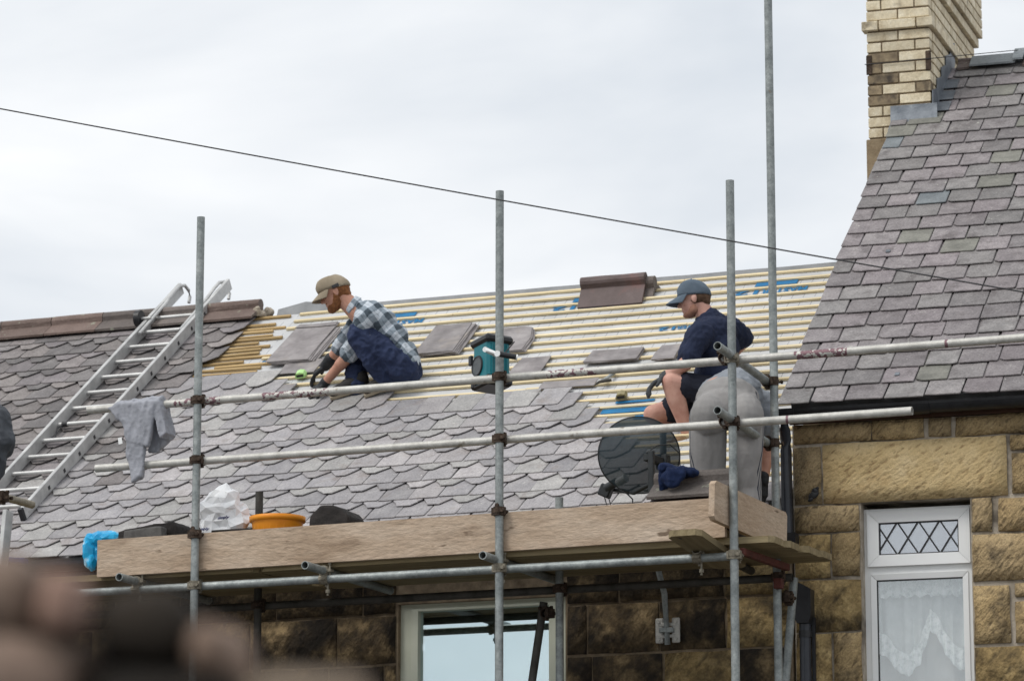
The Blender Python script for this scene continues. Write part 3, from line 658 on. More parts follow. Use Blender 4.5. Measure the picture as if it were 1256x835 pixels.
# eaves
b = MB(); b.box((-.01, -.012, 5.463), (5, .018, 5.535)); b.build('fascia', M['fascia'], rh, HM)
b = MB(); gy, gz = -.09, 5.535; n = 12
gp = [(gy+.06*math.cos(R(180)+math.pi*k/n), gz+.062*math.sin(R(180)+math.pi*k/n)) for k in range(n+1)]; gp += [(gy+(p-gy)*.93, gz+(q-gz)*.93) for p, q in gp[::-1]]
b.prism(gp, -.06, 5, ax='x'); gut = b.build('gutter', M['black_plastic'], rh, HM)
for xg in (.0, .81, 1.75, 2.7):
    b = MB(); k2 = [(gy+(p-gy)*1.09, gz+(q-gz)*1.09) for p, q in gp[:n+1]]+[(gy+(p-gy)*1.0, gz+(q-gz)*1.0) for p, q in gp[n::-1]]
    b.prism(k2, xg-.05, xg+.05, ax='x'); b.build('gutter_joint', M['black_plastic'], gut, HM)
dp = MB(); dx_ = -.022
dp.path([(dx_, -.09, 5.48), (dx_, -.085, 5.42), (dx_, -.06, 5.36), (dx_, -.055, 5.3), (dx_, -.055, 4.78)], .034, 14); dpo = dp.build('downpipe', M['pipe_grey'], rh, HM)
b = MB(); b.box((dx_-.045, -.1, 4.73), (dx_+.06, -.012, 4.80)); b.build('pipe_socket', M['black_plastic'], dpo, HM)
dp = MB(); dp.path([(.075, -.05, 4.42), (.078, -.05, 0.05)], .034, 14); dpo2 = dp.build('downpipe', M['pipe_grey'], rh, HM)
b = MB(); b.prism([(.02, 4.52), (.125, 4.46), (.125, 4.30), (.11, 4.26), (.04, 4.26), (.02, 4.30)], -.11, -.006); b.build('hopper', M['black_plastic'], dpo2, HM)
b = MB(); b.box((.11, -.03, 0.1), (.13, -.005, 4.3)); b.build('pipe_channel', M['black_plastic'], dpo2, HM)
for zz in (4.2, 3.0): 
    b = MB(); b.tube((.077, -.05, zz-.02), (.077, -.05, zz+.02), .04); b.build('pipe_bracket', M['black_plastic'], dpo2, HM)
b = MB(); [b.sphere((.125+q_[0], -.012, 5.02+q_[1]), (q_[2], .01, q_[3]), 6) for q_ in ((0, 0, .036, .022), (.022, .014, .022, .02), (-.03, -.012, .02, .012), (.04, .02, .012, .01))]; b.build('wall_stain', M['black_plastic'], wl, HM @ T((.13, -.005, 5.03)) @ RZ(.2) @ RY(R(-35)) @ T((-.125, 0.0, -5.02)))  # flattened black blobs standing in for a dark stain on the wall

# ================================================================== chimney
ch = MB(); X0, X1, Y0, Y1 = -.205, .25, 3.3, 5.0
ch.box((X0+.012, Y0+.012, 5.6), (X1-.012, Y1-.012, 9.75)); chim = ch.build('chimney', M['mortar'], rh, HM)
rs = random.Random(8)
def brick(x0, x1, y0, y1, z0, z1, mk):
    b = MB(); b.cbox((0, 0, 0), (x1-x0, y1-y0, z1-z0), 0, None, .003); put('brick', b.mesh('brick', M[mk]), chim, T(((x0+x1)/2, (y0+y1)/2, (z0+z1)/2)))
z_ = 8.06; c = 0; H = .077; WX = X1-X0
while z_ < 9.6:
    o_ = .0
    if .70 < z_-8.06 < .80: o_ = .03
    if z_ > 9.12: o_ = .03 if z_ < 9.2 else (.055 if z_ < 9.45 else 0)
    x0, x1, y0, y1 = X0-o_, X1+o_, Y0-o_, Y1+o_; g_ = .0062; z0, z1 = z_+g_, z_+H-g_
    W_ = x1-x0; bl = .215; ll = W_-bl*2-g_*4
    cols = [0, bl+g_, W_/2+bl/2+.0, W_] if c % 2 else None
    cuts = [0, W_/2, W_] if c % 2 else [0, W_*.24, W_*.76, W_]
    sooty = 8.22 < z_ < 8.66
    for i, (a, d_) in enumerate(zip(cuts, cuts[1:])):
        soot = sooty and (i == 0 and rs.random() < .75 or rs.random() < .12)
        brick(x0+a+g_*.8, x0+d_-g_*.8, y0, y0+.1, z0, z1, 'brick_soot' if soot else 'brick')
    yy = y0+.1+2*g_; first = True
    while yy < y1-.03:
        w_ = (.115 if (first and c % 2) else .22); e_ = min(yy+w_, y1)
        if e_-yy > .03:
            brick(x1-.1, x1, yy, e_-2*g_, z0, z1, 'brick')
            if z_ > 8.7 and False: pass
        yy = e_; first = False
    z_ += H; c += 1
b = MB(); b.box((X0-.05, Y0-.05, z_), (X1+.05, Y1+.05, z_+.09), bev=.02); b.build('chimney_cap', M['render'], chim, HM)
for yy in (3.65, 4.15, 4.65):
    b = MB(); b.lathe([(.11, z_+.07), (.115, z_+.12), (.1, z_+.14), (.085, z_+.42), (.1, z_+.45), (.1, z_+.48), (.075, z_+.48), (.07, z_+.1)], 18, 0, T(((X0+X1)/2, yy, 0))); b.build('chimney_pot', M['ridge'], chim, HM)
b = MB(); b.box((X0-.012, Y0-.006, 5.6), (X1-.02, Y0+.3, 8.055), bev=.006); b.build('render_base', M['render'], chim, HM)
for bx in (X0-.001, X1-.035):
    b = MB(); b.box((bx, Y0-.008, 8.52), (bx+.04, Y0-.001, 8.66), bev=.003); b.build('rust_stain_plate', M['rust'], chim, HM)
# lead flashings
b = MB(); n = 10
fl = [(x_, Y0-.012+.004*noise.noise((x_*9, 1, 0)), zz_) for x_ in [-.04+.33*i/n for i in range(n+1)] for zz_ in (8.30, 8.16)]
fl2 = []
for i in range(n+1):
    x_ = -.04+.33*i/n
    fl2 += [(x_, Y0-.012+.004*noise.noise((x_*9, 1, 0)), 8.28), (x_, Y0-.016, 8.165), (x_+.0, Y0-.12+.01*noise.noise((x_*12, 2, 0)), 8.075+.008*noise.noise((x_*14, 5, 0)))]
b.add(fl2, [(i*3+k, i*3+3+k, i*3+4+k, i*3+1+k) for i in range(n) for k in (0, 1)], 0, True); b.build('lead_apron', M['lead'], chim, HM)
for i in range(5):
    y_ = Y0-.02+i*.17; zb = 5.55+(y_+.15)*math.tan(PR)
    b = MB(); b.add([(X1+.006, y_, zb-.01), (X1+.006, y_+.19, zb+.13), (X1+.006, y_+.19, zb+.30), (X1+.006, y_+.02, zb+.24), (X1+.012, y_, zb-.01), (X1+.012, y_+.19, zb+.13), (X1+.012, y_+.19, zb+.30), (X1+.012, y_+.02, zb+.24)], [(0, 1, 2, 3), (7, 6, 5, 4), (0, 4, 5, 1), (1, 5, 6, 2), (2, 6, 7, 3), (3, 7, 4, 0)]); b.build('lead_step', M['lead'], chim, HM)
b = MB(); b.box((X1-.0, 3.2, .0), (X1+.0, 3.2, 0)) if False else None
for i, vv in enumerate((4.42, 4.62, 4.83)):
    b = MB(); b.box((0, 0, 0), (.10, .16, .004)); b.build('lead_soaker', M['lead'], roof2, None, T((X1+.006, vv, .034)))

# ================================================================== scaffold
YF, YI = 19.3, 20.05; TR = .02415
sc = empty('scaffold', (-8.6, YF, 0))
tag(sc, 'galvanised tube scaffold with timber platform along the house eaves', 'scaffold')
def tube(name, p, q, mk='galv', r=TR, par=None):
    p, q = Vector(p), Vector(q); Lg = (q-p).length
    b = MB(); b.tube((0, 0, 0), (0, 0, Lg), r, n=18, hollow=.0045)
    return b.build(name, M[mk], par or sc, T(p) @ orient(q-p).to_4x4())
def coupler(p, d1, d2, off=.0, mk='rust', par=None):
    """double coupler: one band round each of two crossing tubes, bolts and flaps"""
    p = Vector(p); d1, d2 = Vector(d1).normalized(), Vector(d2).normalized(); n_ = d1.cross(d2).normalized()
    b = MB()
    for d, s in ((d1, -1), (d2, 1)):
        c_ = p+n_*s*TR*off; b.tube(c_-d*.026, c_+d*.026, .0305, n=14, hollow=.0055)
        b.tube(c_-d*.01, c_+d*.01, .0335, n=14, hollow=.004)
        o_ = (d2 if d is d1 else d1)
        e = c_+o_*.034
        b.cbox((0, 0, 0), (.03, .016, .046), 0, T(e) @ orient(d).to_4x4())
        e2 = c_-o_*.034; b.cbox((0, 0, 0), (.02, .014, .044), 0, T(e2) @ orient(d).to_4x4())
        b.tube(e-n_*.03, e+n_*.045, .0065, n=6); b.tube(e-n_*.042, e-n_*.026, .012, n=6); b.tube(e+n_*.036, e+n_*.046, .012, n=6)
    return b.build('coupler', M[mk], par or sc)
zx, zy, zz = (1, 0, 0), (0, 1, 0), (0, 0, 1)
# standards
SX = [(-9.920, 19.300, 5.089)[0], (-7.958, 19.300, 4.969)[0], (-6.533, 19.300, 4.882)[0]]
TOP = [6.76, 6.74, 6.67]
for x, t_ in zip(SX, TOP): tube('standard', (x, YF, 0), (x+.004, YF, t_))
IX = [(-9.865, 20.050, 5.096)[0], (-7.878, 20.050, 4.978)[0], (-6.519, 20.050, 5.186)[0]]
IT = [(-9.866, 20.050, 5.182)[2], (-7.878, 20.050, 5.027)[2], 8.6]
for i, (x, t_) in enumerate(zip(IX, IT)): tube('standard', (x, YI, 0), (x-.01 if i == 2 else x, YI, t_), 'galv' if i else 'tube_dark')
# guard rails sit on the house side of the standards
YG = YF+.05
def paint_rail(name, x0, x1, z, bands):
    m = M['galv_pale'].copy(); t = m.node_tree; nd = t.nodes; bs = nd['Principled BSDF']; src = bs.inputs['Base Color'].links[0].from_socket
    tc_ = nd.new('ShaderNodeTexCoord'); sx = nd.new('ShaderNodeSeparateXYZ'); t.links.new(tc_.outputs['Object'], sx.inputs[0])
    def mt(op, a, v):
        n = nd.new('ShaderNodeMath'); n.operation = op
        for i, q in enumerate((a, v)):
            if isinstance(q, (int, float)): n.inputs[i].default_value = q
            else: t.links.new(q, n.inputs[i])
        return n.outputs[0]
    nz = nd.new('ShaderNodeTexNoise'); nz.inputs['Scale'].default_value = 42; nz.inputs['Detail'].default_value = 3; t.links.new(tc_.outputs['Object'], nz.inputs[0])
    tot = None
    for a, c, th in bands:
        f = mt('MULTIPLY', mt('MULTIPLY', mt('GREATER_THAN', sx.outputs[2], a-x0), mt('LESS_THAN', sx.outputs[2], c-x0)), mt('GREATER_THAN', nz.outputs[0], th))
        tot = f if tot is None else mt('MAXIMUM', tot, f)
    x = nd.new('ShaderNodeMix'); x.data_type = 'RGBA'; t.links.new(mt('MULTIPLY', tot, .85), x.inputs[0]); t.links.new(src, x.inputs[6]); x.inputs[7].default_value = (.13, .035, .06, 1)
    t.links.new(x.outputs[2], bs.inputs['Base Color'])
    M[name] = m
    return tube('guard_rail', (x0, YG, z), (x1, YG, z-.0), name)
X = lambda p: p
paint_rail('rail_top', (-10.691, 19.350, 5.657)[0], -3.4, 5.632, [((-10.094, 19.350, 5.656)[0], (-9.781, 19.350, 5.653)[0], .5), ((-9.509, 19.350, 5.634)[0], (-9.062, 19.350, 5.632)[0], .53), ((-7.672, 19.350, 5.629)[0], (-7.353, 19.350, 5.630)[0], .54), ((-6.172, 19.350, 5.627)[0], (-5.860, 19.350, 5.627)[0], .48), ((-5.295, 19.350, 5.603)[0], (-5.276, 19.350, 5.601)[0], .4)])
paint_rail('rail_mid', (-10.626, 19.350, 5.285)[0], (-5.495, 19.350, 5.257)[0], 5.268, [((-6.226, 19.350, 5.266)[0], (-6.211, 19.350, 5.265)[0], .45)])
for i, x in enumerate(SX):
    coupler((x, YF+.025, 5.632), zz, zx, 1.0, 'rust' if i < 2 else 'coupler_pale'); coupler((x, YF+.025, 5.268), zz, zx, 1.0)
    if i < 2: coupler((x, YF, (-9.915, 19.300, 4.818)[2] if i == 0 else (-7.957, 19.300, 4.841)[2]), zz, zx, .3)
# ledgers
ZL = 4.512
tube('ledger', (-13.4, YF+.05, ZL), (SX[2]-.01, YF+.05, ZL))
tube('ledger', (-13.4, YI+.05, ZL-.03), ((-6.447, 20.100, 4.480)[0], YI+.05, ZL-.03), 'tube_dark')
for x in SX: coupler((x, YF+.025, ZL), zz, zx, 1.0, 'coupler_pale')
for x in IX: coupler((x, YI+.025, ZL-.03), zz, zx, 1.0)
# transoms under the boards, ends proud of the ledger
TX = [(-10.328, 19.120, 4.547)[0], (-9.087, 19.080, 4.530)[0], (-7.975, 19.050, 4.524)[0], (-6.764, 19.080, 4.574)[0]]
for i, x in enumerate(TX):
    tube('transom', (x, (19.12, 19.08, 19.10, 19.05)[i], 4.561+(.045 if i == 3 else 0)), (x-.0, 20.30, 4.561), 'galv' if i < 3 else 'tube_dark'); coupler((x, YF+.05, 4.537), zx, zy, 1.0, 'coupler_pale')
    b = MB(); b.tube((x+.02, YF+.055, 4.49), (x+.02, YF+.055, 4.415), .007, n=6); b.tube((x+.02, YF+.055, 4.45), (x+.02, YF+.055, 4.43), .014, n=6); b.build('bolt', M['coupler_pale'], sc)
for x in (-12.4, -11.6): tube('transom', (x, 19.15, 4.561), (x, 20.3, 4.561), 'tube_dark')
# guard transoms at the open end
for z_, pe in ((5.70, (-6.519, 19.020, 5.653)), (5.33, (-6.524, 19.020, 5.287))):
    zc = pe[2]
    tube('end_transom', (pe[0], 19.02, zc), (IX[2]-.05, 20.10, zc-.02)); coupler((SX[2]-.035, YF+.02, zc-.01), zy, zz, .6); coupler((IX[2]-.03, YI+.0, zc-.02), zy, zz, .8)
# bracing
tube('brace', (-8.018, 20.150, 4.421), (-8.223, 20.150, 3.160), 'tube_dark'); coupler((-7.980, 20.120, 4.347), zz, zy, .5)
tube('brace', (-6.469, 20.200, 4.494), (-6.609, 20.200, 3.119)); coupler((-6.488, 20.130, 4.367), zz, zx, .8)
# boards
ZB = 4.584
def plank(name, L_, W_, H_, mats, M_, seed, par=None, clip=.03, parts=10):
    """sawn board along x with clipped corners and a slight wander"""
    r = random.Random(seed); o = r.random()*40
    prof = [(0, clip), (clip, 0), (L_-clip, 0), (L_, clip), (L_, W_-clip), (L_-clip, W_), (clip, W_), (0, W_-clip)]
    b = MB(); xs = [0, clip]+[L_*i/parts for i in range(1, parts)]+[L_-clip, L_]; vs = []
    for x in xs:
        y0 = clip if x in (0, L_) else 0; y1 = W_-y0; dz = .004*noise.noise((x*.7+o, 0, 0)); dy = .003*noise.noise((x*1.3+o, 3, 0))
        vs += [(x, y0+dy, dz), (x, y1+dy, dz), (x, y1+dy, H_+dz), (x, y0+dy, H_+dz)]
    n = len(xs); b.add(vs, [(i*4+q, i*4+(q+1) % 4, i*4+4+(q+1) % 4, i*4+4+q) for i in range(n-1) for q in range(4)]+[(3, 2, 1, 0), ((n-1)*4, (n-1)*4+1, (n-1)*4+2, (n-1)*4+3)])
    return b.build(name, mats, par or sc, M_)
ends = [(-6.326, 19.450, 4.660)[0], (-6.305, 19.700, 4.661)[0], (-6.267, 19.900, 4.634)[0], (-6.253, 20.100, 4.589)[0]]
for i in range(4):
    y0 = 19.375+i*.228
    plank('board', 3.2, .222, .038, M['plank_dirty'], T((ends[i]-3.2, y0, ZB+.001*i)), i)
    plank('board', 3.9, .222, .038, M['plank_dirty'], T((ends[i]-3.2-3.92, y0+.004, ZB)), i+7)
# toe board on edge along the front
tb = (-10.594, 19.340, 4.697)[0]
toe = plank('toe_board', 4.00, .225, .038, M['plank'], T((tb, YF+.068, 4.60)) @ RX(R(90)) @ T((0, 0, 0)), 40, clip=.004)
toe.matrix_basis = toe.matrix_basis @ RY(R(0.0)) @ RZ(R(.3))
b = MB()   # saw cuts and shakes in the board face
end = plank('toe_board', .92, .225, .036, M['plank'], T((SX[2]-.085, 19.12, 4.69)) @ RZ(R(82)) @ RY(R(4)) @ RX(R(90)), 41, clip=.02)
cross = plank('cross_board', .75, .20, .036, M['plank_dirty'], T(((-6.628, 19.050, 4.621)[0], 19.0, 4.592)) @ RZ(R(88)) @ RY(R(7)), 43, clip=.03)
b = MB(); b.cbox((0, 0, 0), (.035, .72, .04), 0, T((SX[2]+.05, 19.70, 4.535)) @ RZ(R(-3)), .004); b.build('steel_bearer', M['red'], sc)
b = MB(); b.cbox((0, 0, 0), (.05, .05, .06), 0, T((IX[2]+.02, 20.0, 4.435)), .004); b.build('steel_bearer', M['red'], sc)
# bay continuing to the left
tube('standard', (-13.05, YF, 0), (-13.05, YF, 6.2)); coupler((-13.05, YF+.025, ZL), zz, zx, 1.0)
tube('end_transom', (-11.493, 19.400, 5.200), (-11.374, 19.900, 5.169), 'coupler_pale'); coupler((-11.383, 19.550, 5.164), zz, zy, .2)

# ================================================================== ladders
def ladder(name, Lg, W_, M_, label, rung_gap=.25, rungs=None, square=True, mk='alu'):
    e = empty(name, None, 0, M_); tag(e, label, 'ladder', 'aluminium ladders')
    for s in (0, 1):
        b = MB(); b.box((s*W_-.014, 0, -.004), (s*W_+.014, Lg, .082), bev=.003)
        st = b.build('stile', M[mk], e, None, Matrix())
        n = int((Lg-.2)/rung_gap)
        for k in range(n):
            y = .14+k*rung_gap; b = MB(); b.box((s*W_+(.0142 if s else -.0160), y-.013, .02), (s*W_+(.0160 if s else -.0142), y+.013, .046)); b.build('rung_end', M['wire'], st, None, Matrix())
        b = MB(); b.box((s*W_-.017, -.02, -.008), (s*W_+.016, .012, .086), bev=.003); b.build('foot', M['black_plastic'], e, None, Matrix())
    for k in range(int((Lg-.2)/rung_gap)):
        b = MB(); b.tube((.0, .14+k*rung_gap, .033), (W_, .14+k*rung_gap, .033), .015, n=10); b.build('rung', M[mk], e, None, Matrix())
    return e
lad = ladder('roof_ladder', 3.66, .40, T(E0) @ RX(PL) @ T((-12.37, .50, .032)), 'aluminium roof ladder lying up the slates and hooked over the ridge')
for s in (0, 1):
    b = MB(); pts = [(s*.40-(.03 if s else -.03), 3.2, .03)] + [(s*.40-(.03 if s else -.03), 3.50+.1*math.sin(a)*1.6, .12-.09*math.cos(a)) for a in [R(q) for q in range(0, 190, 20)]]+[(s*.40-(.03 if s else -.03), 3.62, .0)]
    pts = [(s*.40-(.035 if s else -.035), y, z) for y, z in ((2.8, .065), (3.3, .075), (3.48, .09), (3.58, .09), (3.66, .06), (3.70, .0), (3.69, -.05), (3.65, -.08))]
    b.path(pts, .013, 8); b.build('ridge_hook', M['alu'], lad, None, Matrix())
b = MB(); b.tube((-.075, 3.02, .09), (-.035, 3.02, .09), .062, n=20); wh = b.build('wheel', M['black_plastic'], lad, None, Matrix())
b = MB(); b.tube((-.08, 3.02, .09), (-.0745, 3.02, .09), .052, n=16); b.tube((-.04, 3.02, .09), (.04, 3.02, .09), .01); b.build('hub', M['alu'], wh, None, Matrix())
b = MB(); b.tube((.05, 1.39, .033), (.09, 1.39, .033), .02); b.path([(.06, 1.39, .03), (.055, 1.3, .05), (.06, 1.22, .01)], .006); b.build('strap', M['wire'], lad, None, Matrix())
p0, p1 = Vector((-11.140, 19.150, 4.419)), Vector((-11.120, 19.200, 5.007))
dv = (p1-p0).normalized(); Bx = Vector((1, 0, 0)); zz_ = Bx.cross(dv).normalized(); Bx = dv.cross(zz_)
LM = Matrix((Bx, dv, zz_)).transposed().to_4x4(); LM.translation = p0-Bx*.40-dv*2.6
ladder('access_ladder', 2.6+(p1-p0).length, .40, LM, 'aluminium access ladder standing below the grey jacket at the scaffold end')

# ================================================================== overhead cable and stay wire
def cable(name, a, c, sag, r, label, mk='wire', n=40):
    a, c = Vector(a), Vector(c); b = MB()
    b.path([a.lerp(c, t/n)+Vector((0, 0, -4*sag*(t/n)*(1-t/n))) for t in range(n+1)], r, 6); return tag(b.build(name, M[mk]), label, 'cable')
A, B_ = Vector((-10.282, 17.500, 7.030)), Vector((-4.379, 17.500, 5.471)); D = B_-A
cable('overhead_cable', A-D*1.2+Vector((0, 0, .085)), B_+D*.9+Vector((0, 0, .08)), .09, .0042, 'thin black overhead cable sloping across the sky above the roofs')
b = MB(); pq = [HM @ Vector(p) for p in ((X1+.02, Y0+.02, 8.62), (.55, 3.9, 8.72), (.75, 4.05, 8.86))]
tag(cable('stay_wire', HM @ Vector((X0-.01, Y0-.012, 8.595)), HM @ Vector((X1+.004, Y0-.012, 8.60)), .0, .003, 'thin wire strapped round the buff brick chimney'), 'thin wire strapped round the buff brick chimney', 'wire')
tag(cable('stay_wire', HM @ Vector((X1+.006, Y0-.008, 8.60)), HM @ Vector((.75, ryy, rz2+.10)), .0, .003, ''), 'thin stay wire from the buff chimney to the blue ridge slate', 'wire')

# ================================================================== satellite dish
M['dish'] = material('grey mesh dish', [(.3, (.03, .05, .062)), (.7, (.05, .074, .088))], 6, .6, .1, 60, vary=0, alpha=.90, spec=.15)
M['dish_arm'] = material('dark grey steel', [(.3, (.02, .024, .026)), (.7, (.045, .05, .054))], 12, .5, .1, 60, vary=0)
pb, pt = Vector((-7.362, 20.500, 4.176)), Vector((-7.283, 20.400, 5.449))
dish = empty('satellite_dish', (pb.x, 20.5, pb.z)); tag(dish, 'dark grey mesh satellite dish on a pole clamped to the house wall', 'satellite dish')
b = MB(); b.path([pb, Vector((pb.x, 20.45, pb.z+.3)), Vector((pb.x, 20.27, pb.z+.52)), Vector((pt.x, 20.23, pt.z-.5)), Vector((pt.x, 20.23, pt.z))], .0185, 12); pole = b.build('pole', M['galv'], dish)
b = MB(); b.tube(Vector((pt.x, 20.23, pt.z-.17)), Vector((pt.x, 20.23, pt.z-.005)), .0205, n=14); b.build('white_tape', M['white_upvc'], pole)
bk = Vector((-7.363, 20.520, 4.261))
for s in (-1, 1):
    b = MB(); b.cbox((s*.052, -.012, 0), (.05, .02, .15), 0, T(bk), .006)
    for q in (-1, 1): b.cbox((s*.03, -.02, q*.035), (.05, .012, .02), 0, T(bk), .003); b.tube(bk+Vector((s*.055, -.022, q*.052)), bk+Vector((s*.055, -.032, q*.052)), .011, n=6)
    b.build('wall_bracket', M['galv_pale'], dish)
b = MB(); b.cbox((0, -.035, 0), (.09, .03, .03), 0, T(bk), .004); b.build('pole_clamp', M['galv'], dish)
dc = Vector((-7.406, 20.150, 5.269)); fdir = Vector((-.62, .76, .16)).normalized()
DB = orient(fdir); DM = T(dc) @ DB.to_4x4()
b = MB(); RD = .228; prof = []
for i in range(13): r_ = RD*i/12; prof.append((max(r_, .001), -.055*(1-(r_/RD)**2)))
b.lathe(prof, 40, 0, Matrix.Diagonal((1.12, 1.0, 1, 1))); b.build('reflector', M['dish'], dish, DM)
b = MB(); b.lathe([(RD-.002, -.003), (RD+.004, -.003), (RD+.004, .004), (RD-.002, .004), (RD-.002, -.003)], 40, 0, Matrix.Diagonal((1.12, 1.0, 1, 1))); b.build('rim', M['dish_arm'], dish, DM)
ctr = Vector((-7.323, 20.050, 5.238)); plx = Vector((pt.x, 20.23, pt.z-.22))
b = MB(); v_ = plx-ctr; b.cbox((0, 0, 0), (.05, .045, v_.length), 0, T((plx+ctr)/2) @ orient(v_).to_4x4(), .005); b.cbox((0, 0, 0), (.035, .03, .25), 0, T(Vector((-7.286, 20.030, 5.144))), .004); b.cbox((0, 0, 0), (.07, .07, .09), 0, T(plx), .006)
b.build('mount', M['dish_arm'], dish)
lnb = Vector((-7.635, 20.220, 5.127)); am = Vector((-7.299, 20.080, 5.085)); lb2 = Vector((-7.629, 20.300, 5.099))
b = MB(); b.path([am, Vector((-7.427, 20.120, 5.040)), lb2], .014, 8); b.build('arm', M['dish_arm'], dish)
b = MB(); b.tube(Vector((-7.508, 20.200, 5.145)), Vector((-7.573, 20.220, 5.123)), .026, .024); b.build('feed_cap', M['white_upvc'], dish)
b = MB(); b.tube(Vector((-7.573, 20.220, 5.133)), Vector((-7.648, 20.240, 5.096)), .024, .03); b.cbox((0, 0, 0), (.075, .06, .075), 0, T(Vector((-7.657, 20.250, 5.083))) @ RY(R(25)), .008); b.build('receiver', M['dish_arm'], dish)
for off_ in (0, .025):
    b = MB(); b.path([Vector((-7.668, 20.250, 5.054))+Vector((off_, 0, 0)), Vector((-7.636, 20.220, 4.979))+Vector((off_, 0, 0)), Vector((-7.593, 20.200, 4.885))+Vector((off_, 0, 0)), Vector((-7.397, 20.200, 4.825))], .0035, 6); b.build('cable', M['wire'], dish)
b = MB(); b.path([Vector((-7.509, 20.200, 5.057)), Vector((-7.449, 20.150, 5.006)), Vector((-7.450, 20.150, 4.943))], .0045, 6); b.build('cable', M['wire'], dish)
b = MB(); b.path([Vector((-7.323, 20.050, 5.262)), Vector((-7.274, 20.100, 5.311)), Vector((-7.210, 20.150, 5.320)), Vector((-7.167, 20.200, 5.271)), Vector((-7.167, 20.200, 5.193))], .004, 6)
b.build('cable', M['wire'], dish)

# ================================================================== things on the platform
ZP = 4.624
def noise_disp(o, amp, sc_, seed=0, ridged=False, axis=(1, 1, 1)):
    me = o.data
    co = [v.co.copy() for v in me.vertices]; no = [v.normal.copy() for v in me.vertices]
    for v, c, n_ in zip(me.vertices, co, no):
        q = noise.noise(Vector((c.x*axis[0], c.y*axis[1], c.z*axis[2]))*sc_+Vector((seed, seed*.7, 0)))
        if ridged: q = (1-2*abs(q))*.8-.3
        v.co = c+n_*q*amp
    me.update()
def remesh(name, b, mat, parent=None, M_=None, voxel=.008, smooth=4, local=None, disp=()):
    me = b.mesh(name, mat); o = bpy.data.objects.new(name, me); C.objects.link(o)
    m1 = o.modifiers.new('r', 'REMESH'); m1.mode = 'VOXEL'; m1.voxel_size = voxel
    if smooth: m2 = o.modifiers.new('s', 'SMOOTH'); m2.iterations = smooth; m2.factor = .5
    bpy.context.view_layer.update()
    me2 = bpy.data.meshes.new_from_object(o.evaluated_get(bpy.context.evaluated_depsgraph_get())); bpy.data.objects.remove(o)
    me2.name = name; me2.materials.clear()
    for q in (mat if isinstance(mat, (list, tuple)) else [mat]): me2.materials.append(q)
    me2.polygons.foreach_set('use_smooth', [True]*len(me2.polygons)); me2.polygons.foreach_set('material_index', [0]*len(me2.polygons))
    o = bpy.data.objects.new(name, me2); link(o, parent, M_, local)
    for q_ in disp: noise_disp(o, *q_)
    return o
me_end = MB()
for i in range(9): me_end.sphere((random.Random(i).uniform(-.03, .03), random.Random(i+20).uniform(-.1, .05), random.Random(i+40).uniform(-.09, -.01)), random.Random(i+60).uniform(.02, .034), 5)
remesh('mortar_bed', me_end, M['mortar_pale'], roof, ridge_end, .009, 2, None, ((.012, 30, 1, False), (.008, 60, 2, True)))
def crumple(o, ratio):
    m_ = o.modifiers.new('d', 'DECIMATE'); m_.ratio = ratio; bpy.context.view_layer.update()
    me2 = bpy.data.meshes.new_from_object(o.evaluated_get(bpy.context.evaluated_depsgraph_get())); o.modifiers.clear(); o.data = me2
    me2.polygons.foreach_set('use_smooth', [False]*len(me2.polygons))
# orange tub
M['orange'] = material('orange plastic', [(.3, (.80, .27, .015)), (.7, (.90, .35, .025))], 6, .45, .06, 30, vary=0)
tp = Vector((-9.530, 19.720, 4.879)); tz = (-9.425, 19.500, 4.931)[2]-ZP+.012
b = MB(); b.lathe([(.001, .004), (.125, .0), (.148, tz-.035), (.168, tz-.03), (.170, tz), (.160, tz+.002), (.155, tz-.03), (.12, .01), (.001, .008)], 40)
for k in range(22): a = 2*math.pi*k/22; b.tube((.132*math.cos(a), .132*math.sin(a), .05), (.1505*math.cos(a), .1505*math.sin(a), tz-.035), .003, n=5)
tub = b.build('builders_tub', M['orange'], None, T((tp.x, 19.62, ZP))); tag(tub, 'orange plastic builders tub behind the toe board next to the white bag', 'tub')
# white plastic bag
M['bag_white'] = material('white polythene', [(.3, (.80, .81, .83)), (.7, (.88, .89, .90))], 6, .35, .4, 26, vary=0, bdist=.012)
bc = Vector((-9.875, 19.620, 4.860)); top_ = (-9.863, 19.620, 5.143)[2]-ZP; b = MB()
b.cbox((0, 0, top_*.40), (.285, .15, top_*.84), 0, None, .03); b.sphere((-.02, 0, top_*.78), (.125, .07, top_*.2), 10); b.sphere((.0, 0, top_*.9), (.055, .035, top_*.10), 8); b.sphere((-.105, -.05, top_*.15), (.05, .05, top_*.2), 8); b.sphere((.1, .0, top_*.72), (.045, .06, .06), 8)
bag = remesh('plastic_bag', b, M['bag_white'], None, T((bc.x, 19.60, ZP)), .0075, 3, disp=((.034, 6, 1, True), (.022, 13, 3, True), (.008, 30, 4, False)))
crumple(bag, .03)
tag(bag, 'crumpled white plastic bag with small blue lettering beside the orange tub', 'bag')
M['ink'] = material('navy ink', [(.3, (.03, .035, .12)), (.7, (.06, .07, .2))], 20, .6, 0, vary=0)
M['ink_green'] = material('green ink', [(.3, (.35, .45, .05)), (.7, (.45, .55, .08))], 20, .6, 0, vary=0)
